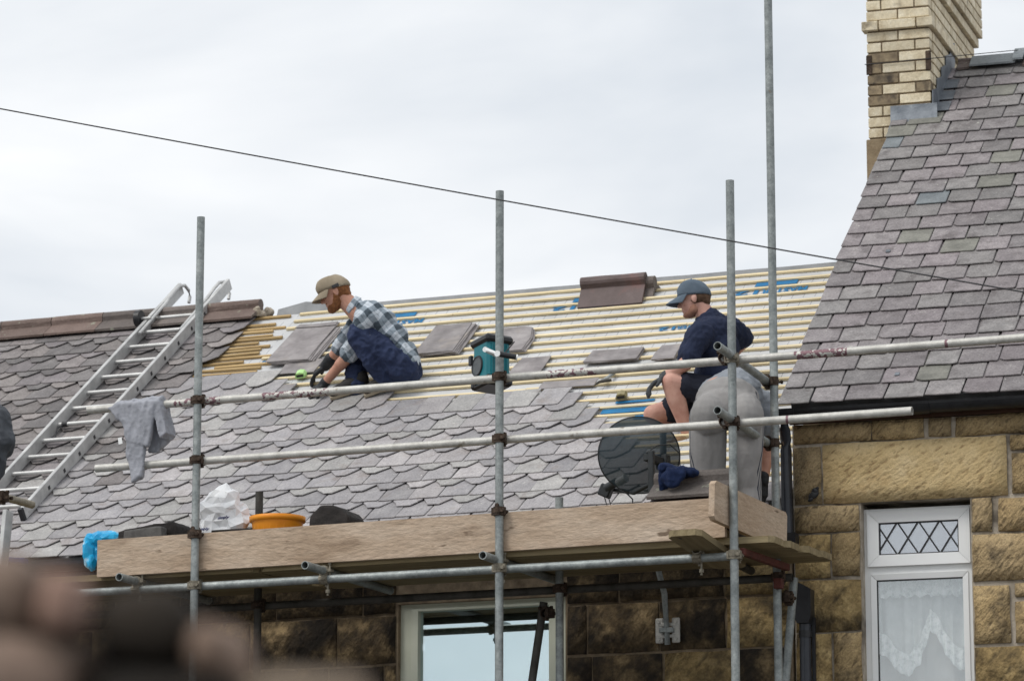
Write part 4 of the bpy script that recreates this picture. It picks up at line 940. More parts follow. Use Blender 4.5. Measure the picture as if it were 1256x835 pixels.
def on_bag(dx_, dz_, wdt, rot=0):
    me = letters('simply', .022, wdt, 0, 0, bag, M['ink'], shear=.3)
    for q in me.vertices: q.co = Vector((q.co.x, 0, q.co.y))
    # lay the print on the crumpled face
    from mathutils.bvhtree import BVHTree
    bv = BVHTree.FromPolygons([v.co for v in bag.data.vertices], [list(p.vertices) for p in bag.data.polygons])
    for q in me.vertices:
        c_ = RY(rot) @ q.co; hit = bv.ray_cast(Vector((c_.x+dx_, -1, c_.z+dz_)), Vector((0, 1, 0)))
        q.co = Vector((c_.x+dx_, (hit[0].y if hit[0] else -.1)-.003, c_.z+dz_))
    put('lettering', me, bag, Matrix())
for a in ((-.01, .31, .085), (-.035, .215, .09), (-.13, .245, .075), (-.13, .13, .05)): on_bag(*a)
b = MB(); b.box((.035, -.10, .298), (.06, -.085, .305))
# pieces of slate, tile and rubble
def chunk(name, pts, d0, d1, M_, mk, label, cat, group=None, seed=0, amp=.006):
    b = MB(); b.prism(pts, d0, d1); o = remesh(name, b, M[mk], None, M_, .012, 1, disp=((amp, 14, seed, False),)); tag(o, label, cat, group); return o
M['rubble'] = material('black slag stone', [(.3, (.014, .012, .011)), (.6, (.035, .03, .028)), (.8, (.07, .06, .055))], 14, .8, .6, 40, vary=0)
xs_ = (-9.128, 19.600, 4.889)[0]; zt_ = (-9.129, 19.600, 4.977)[2]
chunk('ridge_offcut', [(-.13, ZP), (.13, ZP), (.125, zt_-.075), (.085, zt_-.03), (.02, zt_), (-.06, zt_), (-.10, zt_-.04), (-.13, zt_-.075)], 19.48, 19.74, T((xs_, 0, 0)), 'rubble', 'broken black ridge piece with angled top to the right of the orange tub', 'rubble')
x0_, x1_ = (-10.554, 19.620, 4.923)[0], (-10.146, 19.620, 4.900)[0]; zt_ = (-10.358, 19.620, 4.932)[2]
chunk('ridge_offcut', [(x0_, ZP), (x1_, ZP), (x1_, zt_-.02), (x1_-.03, zt_+.01), (x0_+.2, zt_-.003), (x0_, zt_-.03)], 19.5, 19.72, T((0, 0, 0)), 'rubble', 'long dark ridge tile offcut between the blue bag and the standard', 'rubble', seed=4)
M['offcut_grey'] = material('grey concrete', [(.3, (.05, .048, .046)), (.7, (.14, .135, .13))], 12, .9, .5, 40, vary=0)
x0_, x1_ = (-10.461, 19.500, 4.866)[0], (-10.200, 19.500, 4.851)[0]; zt_ = (-10.322, 19.500, 4.888)[2]
chunk('ridge_offcut', [(x0_, ZP), (x1_, ZP), (x1_, zt_+.015), (x0_, zt_)], 19.40, 19.48, Matrix(), 'offcut_grey', 'grey mortar covered offcut lying before the long dark ridge piece', 'rubble', seed=9)
x0_, x1_ = (-9.872, 19.450, 4.851)[0], (-9.600, 19.450, 4.845)[0]; zt_ = (-9.719, 19.450, 4.857)[2]
for k in range(3):
    b = MB(); b.box((x0_+.01*k, 19.42+.01*k, ZP), (x1_+.012*k, 19.428+.01*k, zt_-.008*k), bev=.002); o = b.build('loose_slate', M['rubble']); tag(o, ('front', 'middle', 'rear')[k]+' dark slate of three standing on edge before the white bag', 'slate', 'dark slates on edge by the white bag')
# blue bag hanging over the platform end
M['bag_blue'] = material('blue polythene', [(.34, (.01, .30, .62)), (.52, (.02, .42, .74)), (.62, (.60, .74, .80))], 7, .3, .4, 26, vary=0, bdist=.01)
bx_ = (-10.646, 19.500, 4.861); b = MB(); q0 = Vector((-10.668, 19.550, 4.890))
b.sphere((0, 0, -.03), (.13, .08, .05), 10); b.sphere((-.08, -.03, -.10), (.035, .05, .11), 10); b.sphere((-.055, -.05, -.17), (.022, .03, .05), 8); b.cbox((.02, .02, -.11), (.17, .1, .14), 0, None, .02)
o = remesh('plastic_bag', b, M['bag_blue'], None, T(q0), .0075, 2, disp=((.016, 11, 2, True), (.008, 24, 6, True)))
crumple(o, .06)
tag(o, 'blue and white plastic sack spilling over the left end of the toe board', 'bag')
# nested ridge tiles behind the toe board
zt_ = (-6.882, 19.620, 5.056)[2]; xr_ = (-7.117, 19.620, 4.966)[0]
for k in range(4):
    o = link(bpy.data.objects.new('loose_ridge_tile', ridge_mesh(.47, M['ridge_loose' if k else 'ridge'], seed=k+30, wing=.20)), None, T((xr_+.004*k, 19.64, zt_-.035-.052*k)) @ RZ(R(1.5*k)))
    tag(o, ('grey brown ridge tile topmost of the nest behind the toe board' if k == 0 else ('', 'second', 'third', 'lowest')[k]+' dark ridge tile of the nest behind the toe board'), 'ridge tile', 'ridge tiles nested on the platform' if k else None)
b = MB(); b.box((xr_+.03, 19.50, ZP), (xr_+.42, 19.78, max(ZP+.01, zt_-.035-.052*3-.15)), bev=.004); o = b.build('timber_block', M['plank_dirty']); tag(o, 'rough timber block carrying the nested ridge tiles on the platform', 'block')
# navy cloth over the dish mount
M['navy_cloth'] = material('navy cloth', [(.3, (.006, .014, .05)), (.7, (.014, .03, .09))], 10, .95, .5, 60, vary=0, bdist=.006)
q0 = Vector((-6.970, 19.560, 5.052)); b = MB()
b.sphere((-.05, 0, .02), (.06, .05, .035), 8); b.sphere((.03, .01, -.005), (.09, .06, .03), 8); b.sphere((-.07, -.01, -.05), (.025, .035, .07), 8); b.sphere((.0, -.07, -.045), (.06, .03, .06), 8); b.sphere((.045, -.06, -.03), (.04, .03, .04), 8); b.sphere((.10, .0, -.015), (.04, .04, .018), 8)
o = remesh('work_cloth', b, M['navy_cloth'], None, T(q0), .0065, 2, disp=((.016, 14, 2, True), (.006, 30, 4, True)))
tag(o, 'crumpled navy cloth draped over the ridge tile by the dish', 'cloth')

# ================================================================== loose slates and tiles on the battens
M['slate_stack'] = material('dusty slate', [(.3, (.17, .155, .155)), (.5, (.26, .24, .24)), (.72, (.37, .345, .34))], 7, .8, .5, 36, vary=.1, tint=((.36, .32, .28), .56, 6, .6))
def big_slate(u0, v0, u1, v1, lift, seed, label, group, rot=0, chip=0):
    """loose slate lying on the battens; u0,v0 lower left to u1,v1 upper right"""
    r = random.Random(seed); w_, l_ = u1-u0, v1-v0; hw = w_/2
    pts = [(-hw, r.uniform(0, .01)), (-hw*.3, r.uniform(-.006, .006)), (hw*.4, r.uniform(-.006, .006)), (hw, 0), (hw+r.uniform(-.01, .004), l_*.5), (hw-chip, l_*(1-chip*1.4)), (hw-chip*2.2, l_), (-hw*.2, l_+r.uniform(-.012, .004)), (-hw+r.uniform(0, .03), l_), (-hw+r.uniform(-.006, .01), l_*.45)]
    b = MB(); n = len(pts); t = .006
    b.add([(x, y, 0) for x, y in pts]+[(x, y, t*.7) for x, y in pts]+[(x*.985, .003+y*.985, t) for x, y in pts], [list(range(n))[::-1], list(range(2*n, 3*n))]+[(k*n+i, k*n+(i+1) % n, (k+1)*n+(i+1) % n, (k+1)*n+i) for k in (0, 1) for i in range(n)])
    o = b.build('loose_slate', M['slate_stack'], None, RM @ T(((u0+u1)/2, v0, lift)) @ RZ(rot)); tag(o, label, 'slate', group); return o
def stack(px_, n, label, group, chip=0, drift=.012, seed=0):
    (u0, v0), (u1, v1) = px_
    for k in range(n): big_slate(u0+(k*drift if drift > 0 else 0), v0, u1+k*drift, v1, .0+.0064*(n-1-k), seed+k, (label if n == 1 else ['topmost', 'second', 'third', 'fourth', 'lowest'][k]+' '+label), group, R(random.Random(seed+k).uniform(-1.5, 1.5)), chip)
stack(((-11.122, 2.754), (-10.789, 3.301)), 5, 'slate of the dusty stack in front of the crouching plaid man', 'slates stacked left of the plaid man', drift=.014, seed=1)
stack(((-10.978, 2.586), (-10.685, 2.799)), 1, 'single grey slate lying just below the stack beside the plaid man', None, seed=8)
stack(((-11.134, 3.364), (-10.813, 3.416)), 2, 'slate of the pair lying above the stack by the plaid man', 'slates above the left stack', seed=9)
stack(((-9.961, 2.689), (-9.669, 3.153)), 5, 'slate of the stack between the plaid man and the teal radio', 'slates stacked between man and radio', drift=.011, seed=20)
stack(((-9.445, 2.639), (-9.140, 3.031)), 4, 'chipped slate of the stack just behind the teal radio', 'slates stacked right of the radio', chip=.05, drift=.008, seed=31)
stack(((-9.130, 2.268), (-8.897, 2.533)), 1, 'single grey slate lying below the chipped stack by the radio', None, seed=41)
stack(((-8.821, 2.006), (-8.422, 2.114)), 1, 'grey slate lying above the top laid course below the hammer', None, seed=44)
stack(((-8.612, 2.357), (-8.229, 2.532)), 3, 'slate of the stack lying before the sitting man in navy', 'slates stacked left of the navy man', drift=.004, seed=51)
stack(((-8.122, 2.325), (-7.957, 2.548)), 2, 'slate of the small pile tucked against the man in navy', 'slates beside the navy man', drift=.004, seed=61)
o = link(bpy.data.objects.new('loose_ridge_tile', ridge_mesh(.475, M['ridge_loose'], seed=77, wing=.205)), None, RM @ T(((-8.964, 3.373)[0]+.005, 3.52, .095)) @ RX(R(-8)))
tag(o, 'dark brown ridge tile with rolled top sitting alone on the battens', 'ridge tile')
o = link(bpy.data.objects.new('loose_ridge_tile', ridge_mesh(.45, M['ridge'], seed=78, wing=.18)), None, RM @ T(((-8.964, 3.373)[0]+.085, 3.535, .055)) @ RX(R(-8)))
tag(o, 'broken ended ridge tile half hidden behind the dark brown one', 'ridge tile')
# hammer, tape measures
RF = lambda u, v, h=0: RM @ Vector((u, v, h))
hm = empty('slate_hammer', None, 0, RM @ T((*(-8.360, 2.005), .0))); tag(hm, 'small slate hammer with grey handle leaning on the battens', 'hammer')
b = MB(); b.path([(0, 0, .03), (.02, .07, .022), (.03, .16, .012)], [.012, .011, .014], 8); b.build('handle', M['galv'], hm, None, Matrix())
b = MB(); b.path([(-.055, -.02, .012), (-.02, -.004, .026), (.02, .0, .03), (.06, .012, .026)], [.003, .011, .013, .010], 8); b.build('head', M['tube_dark'], hm, None, Matrix())
def tape(u, v, mk, label):
    e = empty('tape_measure', None, 0, RM @ T((u, v, .0)) @ RZ(R(8))); tag(e, label, 'tape measure')
    b = MB(); b.prism([(-.034, 0), (.034, 0), (.036, .018), (.026, .036), (0, .042), (-.026, .036), (-.036, .018)], -.03, .03); b.build('case', M[mk], e, None, Matrix())
    b = MB(); b.cbox((0, -.031, .018), (.05, .004, .016), 0); b.build('label_plate', M['black_plastic'], e, None, Matrix())
    b = MB(); b.cbox((-.037, 0, .006), (.008, .03, .01), 0); b.build('tip', M['alu'], e, None, Matrix())
M['lime'] = material('lime green plastic', [(.3, (.38, .68, .22)), (.7, (.50, .80, .34))], 10, .4, .05, vary=0)
M['tape_body'] = material('grey yellow plastic', [(.3, (.22, .19, .10)), (.7, (.34, .29, .14))], 10, .5, .05, vary=0)
u_, v_ = (-10.757, 2.549); tape(u_, v_-.02, 'lime', 'lime green tape measure on the batten in front of the plaid man')
u_, v_ = (-8.162, 1.803); tape(u_, v_-.02, 'tape_body', 'black and grey tape measure on the batten near the hammer')

# ================================================================== site radio hung on the standard
M['teal'] = material('teal plastic', [(.3, (.0, .125, .155)), (.7, (.005, .175, .21))], 8, .4, .08, 40, vary=0)
M['grille'] = material('grey grille', [(.3, (.07, .08, .085)), (.7, (.12, .13, .135))], 60, .5, .3, 160, vary=0)
rp = Vector((-8.087, 19.500, 5.755))
radio = empty('site_radio', None, 0, T(rp) @ RZ(R(52)) @ RX(R(-5)) @ RY(R(3))); tag(radio, 'teal and black site radio hung by its handle on the scaffold standard', 'radio')
b = MB(); b.cbox((0, 0, 0), (.155, .185, .27), 0, None, .018); body = b.build('body', M['teal'], radio, None, Matrix())
for s in (-1, 1):
    for q in (-1, 1):
        b = MB(); b.cbox((s*.068, q*.083, -.125), (.04, .045, .055), 0, None, .012); b.build('corner_bumper', M['black_plastic'], radio, None, Matrix())
b = MB(); b.cbox((0, 0, .128), (.185, .215, .05), 0, None, .015); b.build('top_bumper', M['black_plastic'], radio, None, Matrix())
b = MB(); b.cbox((0, 0, -.142), (.165, .195, .03), 0, None, .012); b.build('base', M['black_plastic'], radio, None, Matrix())
for k in range(4):
    b = MB(); b.cbox((-.05+k*.033, -.095, .0), (.010, .012, .2), 0, None, .003); b.build('rib', M['teal'], body, None, Matrix())
b = MB(); b.tube((-.079, .03, -.02), (-.083, .03, -.02), .056, n=24); b.build('speaker', M['grille'], radio, None, Matrix())
b = MB(); b.tube((-.079, .03, -.02), (-.087, .03, -.02), .064, .060, n=24, hollow=.006); b.build('speaker_ring', M['black_plastic'], radio, None, Matrix())
b = MB(); b.cbox((-.085, .1, .03), (.02, .03, .06), 0, None, .004); b.build('latch', M['black_plastic'], radio, None, Matrix())
hb = MB(); h0, h1, h2 = Vector((-8.015, 19.240, 5.784)), Vector((-7.925, 19.220, 5.749)), Vector((-7.834, 19.260, 5.731))
b = MB(); v_ = h1-h0; b.cbox((0, 0, 0), (.03, .018, v_.length+.02), 0, T((h0+h1)/2) @ orient(v_).to_4x4(), .005); b.tube(h0+Vector((0, -.014, 0)), h0+Vector((0, .16, .0)), .016); b.tube(h1+Vector((-.005, -.016, 0)), h1+Vector((-.005, .016, .0)), .018)
b.build('handle_bracket', M['white_upvc'], radio)
b = MB(); b.tube(h1, h2, .0165); b.tube(h2, h2+(h2-h1).normalized()*.008, .017, mi=1); b.build('handle_grip', [M['black_plastic'], M['white_upvc']], radio)
b = MB(); b.path([Vector((-7.966, 19.420, 5.799)), Vector((-7.926, 19.460, 5.867))], .004, 6); b.build('aerial', M['wire'], radio)

# ================================================================== people
M['skin'] = material('skin', [(.3, (.42, .20, .135)), (.55, (.52, .275, .195)), (.75, (.58, .33, .245))], 14, .55, .15, 60, vary=0, bdist=.004)
M['skin_leg'] = material('sunburnt skin', [(.3, (.46, .22, .17)), (.55, (.58, .33, .26)), (.75, (.64, .40, .33))], 14, .55, .15, 60, vary=0, bdist=.004, spots=((.35, .14, .10), .66, 22))
M['ginger'] = material('ginger hair', [(.3, (.14, .05, .018)), (.7, (.30, .125, .045))], 60, .8, .6, 160, vary=0)
M['brown_hair'] = material('short brown hair', [(.3, (.07, .04, .025)), (.7, (.16, .095, .06))], 60, .85, .6, 160, vary=0)
M['stubble'] = material('stubble', [(.3, (.30, .145, .10)), (.7, (.40, .215, .15))], 60, .8, .3, 160, vary=0)
M['glove'] = material('black work glove', [(.3, (.010, .011, .013)), (.6, (.022, .024, .027)), (.8, (.07, .075, .08))], 24, .6, .5, 80, vary=0, bdist=.006)
M['glove2'] = material('grey work glove', [(.3, (.03, .033, .036)), (.6, (.055, .06, .064)), (.8, (.10, .105, .11))], 24, .7, .5, 80, vary=0, bdist=.006)
M['navy_trouser'] = material('navy work trousers', [(.3, (.014, .022, .056)), (.6, (.027, .040, .092)), (.8, (.055, .072, .14))], 9, .9, .35, 120, vary=0, spots=((.40, .43, .47), .71, 30), bdist=.004)
M['navy_polo'] = material('navy polo cotton', [(.3, (.011, .017, .042)), (.7, (.021, .03, .066))], 8, .92, .3, 140, vary=0, bdist=.004)
M['shorts'] = material('dark shorts', [(.3, (.009, .011, .02)), (.7, (.017, .02, .034))], 8, .92, .3, 140, vary=0)
M['grey_jersey'] = material('grey jersey', [(.3, (.23, .225, .22)), (.55, (.31, .30, .295)), (.75, (.37, .36, .35))], 5, .95, .35, 90, vary=0, spots=((.10, .09, .08), .74, 13), bdist=.005)
M['blue_grey_tee'] = material('blue grey T-shirt', [(.3, (.19, .21, .235)), (.7, (.27, .29, .32))], 6, .95, .3, 120, vary=0)
M['stripe'] = material('navy stripe', [(.3, (.02, .025, .04)), (.7, (.04, .045, .07))], 20, .9, 0, vary=0)
M['beige_cap'] = material('beige cap cotton', [(.3, (.25, .205, .145)), (.6, (.34, .285, .21)), (.8, (.42, .36, .27))], 9, .92, .4, 120, vary=0, bdist=.005)
M['blue_cap'] = material('faded blue cap cotton', [(.3, (.07, .095, .125)), (.6, (.11, .145, .185)), (.8, (.17, .21, .255))], 10, .9, .4, 120, vary=0, bdist=.005)
M['boot'] = material('black boot', [(.3, (.012, .011, .012)), (.7, (.035, .032, .03))], 20, .7, .4, 60, vary=0)
M['boot_tan'] = material('tan suede boot', [(.3, (.17, .10, .05)), (.7, (.28, .18, .10))], 20, .9, .4, 60, vary=0)
M['sole'] = material('pale sole', [(.3, (.30, .25, .18)), (.7, (.42, .36, .27))], 20, .8, .3, 60, vary=0)
def plaid():
    m = bpy.data.materials.new('grey plaid shirt'); m.use_nodes = True; t = m.node_tree; nd = t.nodes; b = nd['Principled BSDF']; b.inputs['Roughness'].default_value = .92; b.inputs['Specular IOR Level'].default_value = .2
    tc_ = nd.new('ShaderNodeTexCoord'); mp_ = nd.new('ShaderNodeMapping'); mp_.inputs['Rotation'].default_value = (0, R(-47), 0); t.links.new(tc_.outputs['Object'], mp_.inputs[0])
    wv = nd.new('ShaderNodeTexNoise'); wv.inputs['Scale'].default_value = 6; t.links.new(tc_.outputs['Object'], wv.inputs[0])
    sm_ = nd.new('ShaderNodeMix'); sm_.data_type = 'RGBA'; sm_.blend_type = 'LINEAR_LIGHT'; sm_.inputs[0].default_value = .035; t.links.new(mp_.outputs[0], sm_.inputs[6]); t.links.new(wv.outputs['Color'], sm_.inputs[7])
    sx = nd.new('ShaderNodeSeparateXYZ'); t.links.new(sm_.outputs[2], sx.inputs[0])
    def mt(op, *a):
        n = nd.new('ShaderNodeMath'); n.operation = op
        for i, q in enumerate(a):
            if isinstance(q, (int, float)): n.inputs[i].default_value = q
            else: t.links.new(q, n.inputs[i])
        return n.outputs[0]
    def band(s, per, lo, hi): f = mt('FRACT', mt('MULTIPLY', s, 1/per)); return mt('MULTIPLY', mt('GREATER_THAN', f, lo), mt('LESS_THAN', f, hi))
    P = .098; tot = mt('ADD', band(sx.outputs[0], P, .05, .50), band(sx.outputs[2], P, .05, .50))
    thin = mt('ADD', band(sx.outputs[0], P, .72, .78), band(sx.outputs[2], P, .72, .78))
    tot = mt('ADD', tot, mt('MULTIPLY', thin, .35))
    cr_ = nd.new('ShaderNodeValToRGB'); t.links.new(mt('MULTIPLY', tot, .45), cr_.inputs[0]); e = cr_.color_ramp.elements
    e[0].color = (.54, .59, .645, 1); e[1].position = .9; e[1].color = (.07, .09, .11, 1); x = e.new(.45); x.color = (.25, .295, .34, 1)
    t.links.new(cr_.outputs[0], b.inputs['Base Color']); return m
M['plaid'] = plaid()

class PB(MB):
    def cap(s, p, q, r1, r2=None):
        r2 = r1 if r2 is None else r2; p, q = Vector(p), Vector(q)
        s.tube(p, q, r1, r2, n=16); s.sphere(p, r1, 8); s.sphere(q, r2, 8); return s
    def chain(s, pts, rs_):
        for i in range(len(pts)-1): s.cap(pts[i], pts[i+1], rs_[i], rs_[i+1])
        return s
    def ell(s, c, r, M_=None):
        return s.sphere((0, 0, 0), r, 10, 0, T(Vector(c)) @ (M_.to_4x4() if M_ is not None else Matrix()))
def headframe(c, tilt, yaw=0, size=1.0):
    F = Vector((-math.cos(tilt)*math.cos(yaw), math.sin(yaw)*math.cos(tilt), -math.sin(tilt))); S = Vector((0, 0, 1)).cross(F).normalized(); U = F.cross(S)
    Mx = Matrix((F, S, U)).transposed().to_4x4(); Mx.translation = Vector(c); return Mx @ Matrix.Scale(size, 4)
def add_head(b, H, neck_to, ears=True):
    P = lambda x, y, z: H @ Vector((x, y, z)); r3 = H.to_3x3()
    E = lambda c, r: b.sphere((0, 0, 0), r, 10, 0, H @ T(c))
    E((-.012, 0, .03), (.097, .077, .092)); E((.035, 0, -.03), (.056, .060, .085)); E((.028, 0, -.06), (.05, .056, .05)); E((.062, 0, -.092), (.026, .032, .022))
    E((.074, 0, .018), (.022, .05, .014)); E((.066, 0, -.06), (.026, .028, .03))
    b.cap(P(.086, 0, .004), P(.106, 0, -.026), .0085, .0125); E((.092, .011, -.03), (.010, .008, .008)); E((.092, -.011, -.03), (.010, .008, .008))
    b.cap(P(.086, -.018, -.058), P(.086, .018, -.058), .0075); b.cap(P(.084, -.016, -.069), P(.084, .016, -.069), .0075)
    for s in (-1, 1):
        E((.066, s*.038, -.02), (.022, .02, .02))
        if ears: E((-.004, s*.077, -.012), (.019, .009, .030)); E((-.010, s*.081, -.004), (.014, .007, .020))
    b.cap(P(-.028, 0, -.05), neck_to, .058, .064)
def cap_mesh(H, mat, parent, brim=.075, flat=0, strap=True, seed=0):
    b = MB(); nA, nP = 32, 12; vs = []; rx, ry, rz_ = .112, .088, .108
    for j in range(nP+1):
        ph = R(96)*j/nP
        for i in range(nA):
            a = 2*math.pi*i/nA; x = math.sin(ph)*math.cos(a)*rx; y = math.sin(ph)*math.sin(a)*ry; z = math.cos(ph)*rz_
            if flat: z = min(z, rz_*(.80-.10*math.cos(a)*math.sin(ph)))+flat*math.sin(ph)*.3*(math.cos(a) > 0); f_ = 1+.07*math.sin(ph)**2*math.sin(ph*1.6); x *= f_; y *= f_
            q = noise.noise((x*30+seed, y*30, z*30))*.004
            vs.append((x*(1+q*8)-.010, y*(1+q*8), z+.028+.018*math.cos(a)*math.sin(ph)))
    b.add(vs, [(j*nA+i, (j+1)*nA+i, (j+1)*nA+(i+1) % nA, j*nA+(i+1) % nA) for j in range(nP) for i in range(nA)]+[[nP*nA+i for i in range(nA)]], 0, True)
    c = b.build('cap', mat, parent, None, H)
    b = MB(); n = 16; vs = []
    for top in (0, 1):
        for k in range(6):
            for i in range(n+1):
                a = R(-68)+R(136)*i/n; t_ = k/5; rr = brim*t_*(math.cos(a)**.6)
                x = math.cos(a)*rx-.010+rr*1.0; y = math.sin(a)*ry*(1+.02*t_); z = .034-.030*t_-.022*math.sin(a)**2*(.3+t_)+(.005 if top else 0)
                vs.append((x, y, z))
    W_ = n+1; K = 6*W_
    fs = [(k*W_+i, k*W_+i+1, (k+1)*W_+i+1, (k+1)*W_+i) for k in range(5) for i in range(n)]; fs += [tuple(K+q for q in f[::-1]) for f in fs]
    fs += [(5*W_+i, 5*W_+i+1, K+5*W_+i+1, K+5*W_+i) for i in range(n)]+[(i+1, i, K+i, K+i+1) for i in range(n)]
    b.add(vs, fs, 0, True); b.build('brim', mat, c, None, Matrix())
    if not flat: b = MB(); b.sphere((-.012, 0, .134), .007, 6); b.build('button', mat, c, None, Matrix())
    return c
def hand(b, wrist, d, pn, side=1, curl=.5, size=1.0, r=.0115, spread=.10):
    """palm + four unequal fingers + thumb. d: pointing direction, pn: palm normal, side: +1 thumb towards +w"""
    d = Vector(d).normalized(); pn = Vector(pn); pn = (pn-d*pn.dot(d)).normalized(); w = d.cross(pn)*side; wv = Vector(wrist)
    for k in range(4):
        off = (1.5-k)*.021*size; base = wv+d*.088*size*(1-.05*abs(k-1.2))+w*off
        b.cap(wv+d*.012+w*off*.7, base, .016*size, .0145*size)
        ang = .15+curl*.5; p = base; seg = [.044, .028, .022]; sc_ = [.95, 1.06, 1.0, .80][k]; sp = w*((1.5-k)*spread)
        for L_ in seg:
            dd = (d*math.cos(ang)+pn*math.sin(ang)+sp*.5).normalized(); q = p+dd*L_*sc_*size; b.cap(p, q, r*size, r*.9*size); p = q; ang += curl*1.05
    p = wv+d*.028*size+w*.03*size; q = p+(d*.55+w*.62+pn*.35).normalized()*.042*size; b.cap(wv+d*.02*size+w*.015*size, p, .018*size, .016*size); b.cap(p, q, .0145*size, .013*size)
    b.cap(q, q+(d*.85+w*.15+pn*.4).normalized()*.036*size, .0125*size, .0105*size)
def cloth(name, b, mat, parent, voxel=.008, smooth=5, wr=.010, f=11, seed=0, ax=(1, 1, 1)):
    return remesh(name, b, mat, parent, None, voxel, smooth, Matrix(), ((wr, f, seed, True, ax), (wr*.5, f*2.4, seed+3, True, ax)))
def shoe(parent, heel, toe, up, mat):
    heel, toe = Vector(heel), Vector(toe); d = (toe-heel).normalized(); u = Vector(up); u = (u-d*u.dot(d)).normalized(); L_ = (toe-heel).length
    b = PB(); b.cap(heel+u*.045, heel+d*L_*.45+u*.05, .045, .046); b.cap(heel+d*L_*.45+u*.045, toe-d*.03+u*.032, .044, .036); b.cap(heel+u*.05, heel+u*.075-d*.0, .046, .046)
    o = remesh('boot', b, mat, parent, None, .007, 4, Matrix())
    s = PB(); w = d.cross(u)
    pts = [(-.05, -.03), (-.05, .03), (L_*.5, .04), (L_+.0, .03), (L_+.01, -.03), (L_*.5, -.04)]
    n = len(pts); P = lambda x, y, z: heel+d*x+w*y+u*z
    s.add([P(x, y, -.008) for x, y in pts]+[P(x*1.0, y*1.05, .012) for x, y in pts], [list(range(n))[::-1], list(range(n, 2*n))]+[(i, (i+1) % n, n+(i+1) % n, n+i) for i in range(n)])
    s.build('sole', M['sole'], o, None, Matrix()); return o
YAW = R(22.2)
def eyes(body, H):
    for s in (-1, 1):
        b = MB(); b.sphere((.079, s*.032, .0), .0115, 6); e = b.build('eye', M['white_upvc'], body, None, H); b = MB(); b.sphere((.0885, s*.0325, -.001), .005, 5); b.build('iris', M['wire'], body, None, H)

# ---- man in plaid, crouching
p1 = empty('person', (-9.992, 22.113, 6.131), YAW); tag(p1, 'man in beige cap, grey plaid shirt and navy trousers crouching to lay slates', 'person', 'roofers')
H1 = headframe((-0.312, 0.060, 0.744), R(27), R(-4), .98)
sh_n, sh_f = Vector((-0.088, -0.100, 0.535)), Vector((-0.118, 0.210, 0.617)); el_n, wr_n = Vector((-0.214, 0.060, 0.309)), Vector((-0.380, 0.200, 0.145))
el_f, wr_f = Vector((-0.287, 0.300, 0.402)), Vector((-0.386, 0.400, 0.303)); nk = Vector((-0.190, 0.060, 0.648))
b = PB(); add_head(b, H1, nk)
b.chain([(-0.190, 0.060, 0.637), (-0.078, 0.060, 0.557), (0.033, 0.060, 0.456), (0.145, 0.060, 0.242)], [.06, .10, .10, .09]); b.chain([sh_n, el_n, wr_n], [.045, .041, .029]); b.chain([sh_f, el_f, wr_f], [.045, .041, .03]); b.cap((-0.078, 0.060, 0.557), sh_n, .06, .045); b.cap((-0.078, 0.060, 0.557), sh_f, .06, .045)
b.cap(el_n, Vector(el_n).lerp(wr_n, .35), .043, .042)
b.chain([(0.148, -0.030, 0.213), (-0.139, -0.060, 0.431), (0.102, 0.030, 0.168)], [.06, .05, .035]); b.chain([(0.131, 0.150, 0.237), (-0.149, 0.200, 0.428), (-0.129, 0.170, 0.150)], [.06, .05, .035])
body = remesh('body', b, M['skin'], p1, None, .006, 3, Matrix()); eyes(body, H1)
b = PB()
E_ = lambda c, r: b.sphere((0, 0, 0), r, 10, 0, H1 @ T(c))
E_((.044, 0, -.088), (.052, .054, .036)); E_((.015, .035, -.06), (.04, .030, .048)); E_((.015, -.035, -.06), (.04, .030, .048)); E_((.066, 0, -.098), (.032, .036, .03)); E_((.004, .058, -.03), (.016, .018, .05)); E_((.004, -.058, -.03), (.016, .018, .05))
b.cap(H1 @ Vector((.082, -.022, -.049)), H1 @ Vector((.082, .022, -.049)), .0085)
remesh('beard', b, M['ginger'], p1, None, .006, 2, Matrix(), ((.004, 60, 1, False),))
b = PB(); b.sphere((0, 0, 0), (.086, .080, .075), 10, 0, H1 @ T((-.030, 0, .0))); b.sphere((0, 0, 0), (.045, .062, .05), 10, 0, H1 @ T((-.062, 0, -.038)))
remesh('hair', b, M['ginger'], p1, None, .006, 2, Matrix(), ((.004, 60, 4, False),))
c1 = cap_mesh(H1, M['beige_cap'], p1, .07, .02, seed=2)
b = MB(); b.cbox((0, 0, 0), (.05, .012, .022), 0, T((-.018, .091, .026)), .003); b.build('strap_tab', M['wire'], c1, None, Matrix()); b = MB(); b.cbox((0, 0, 0), (.05, .012, .022), 0, T((-.018, -.091, .026)), .003); b.build('strap_tab', M['wire'], c1, None, Matrix())
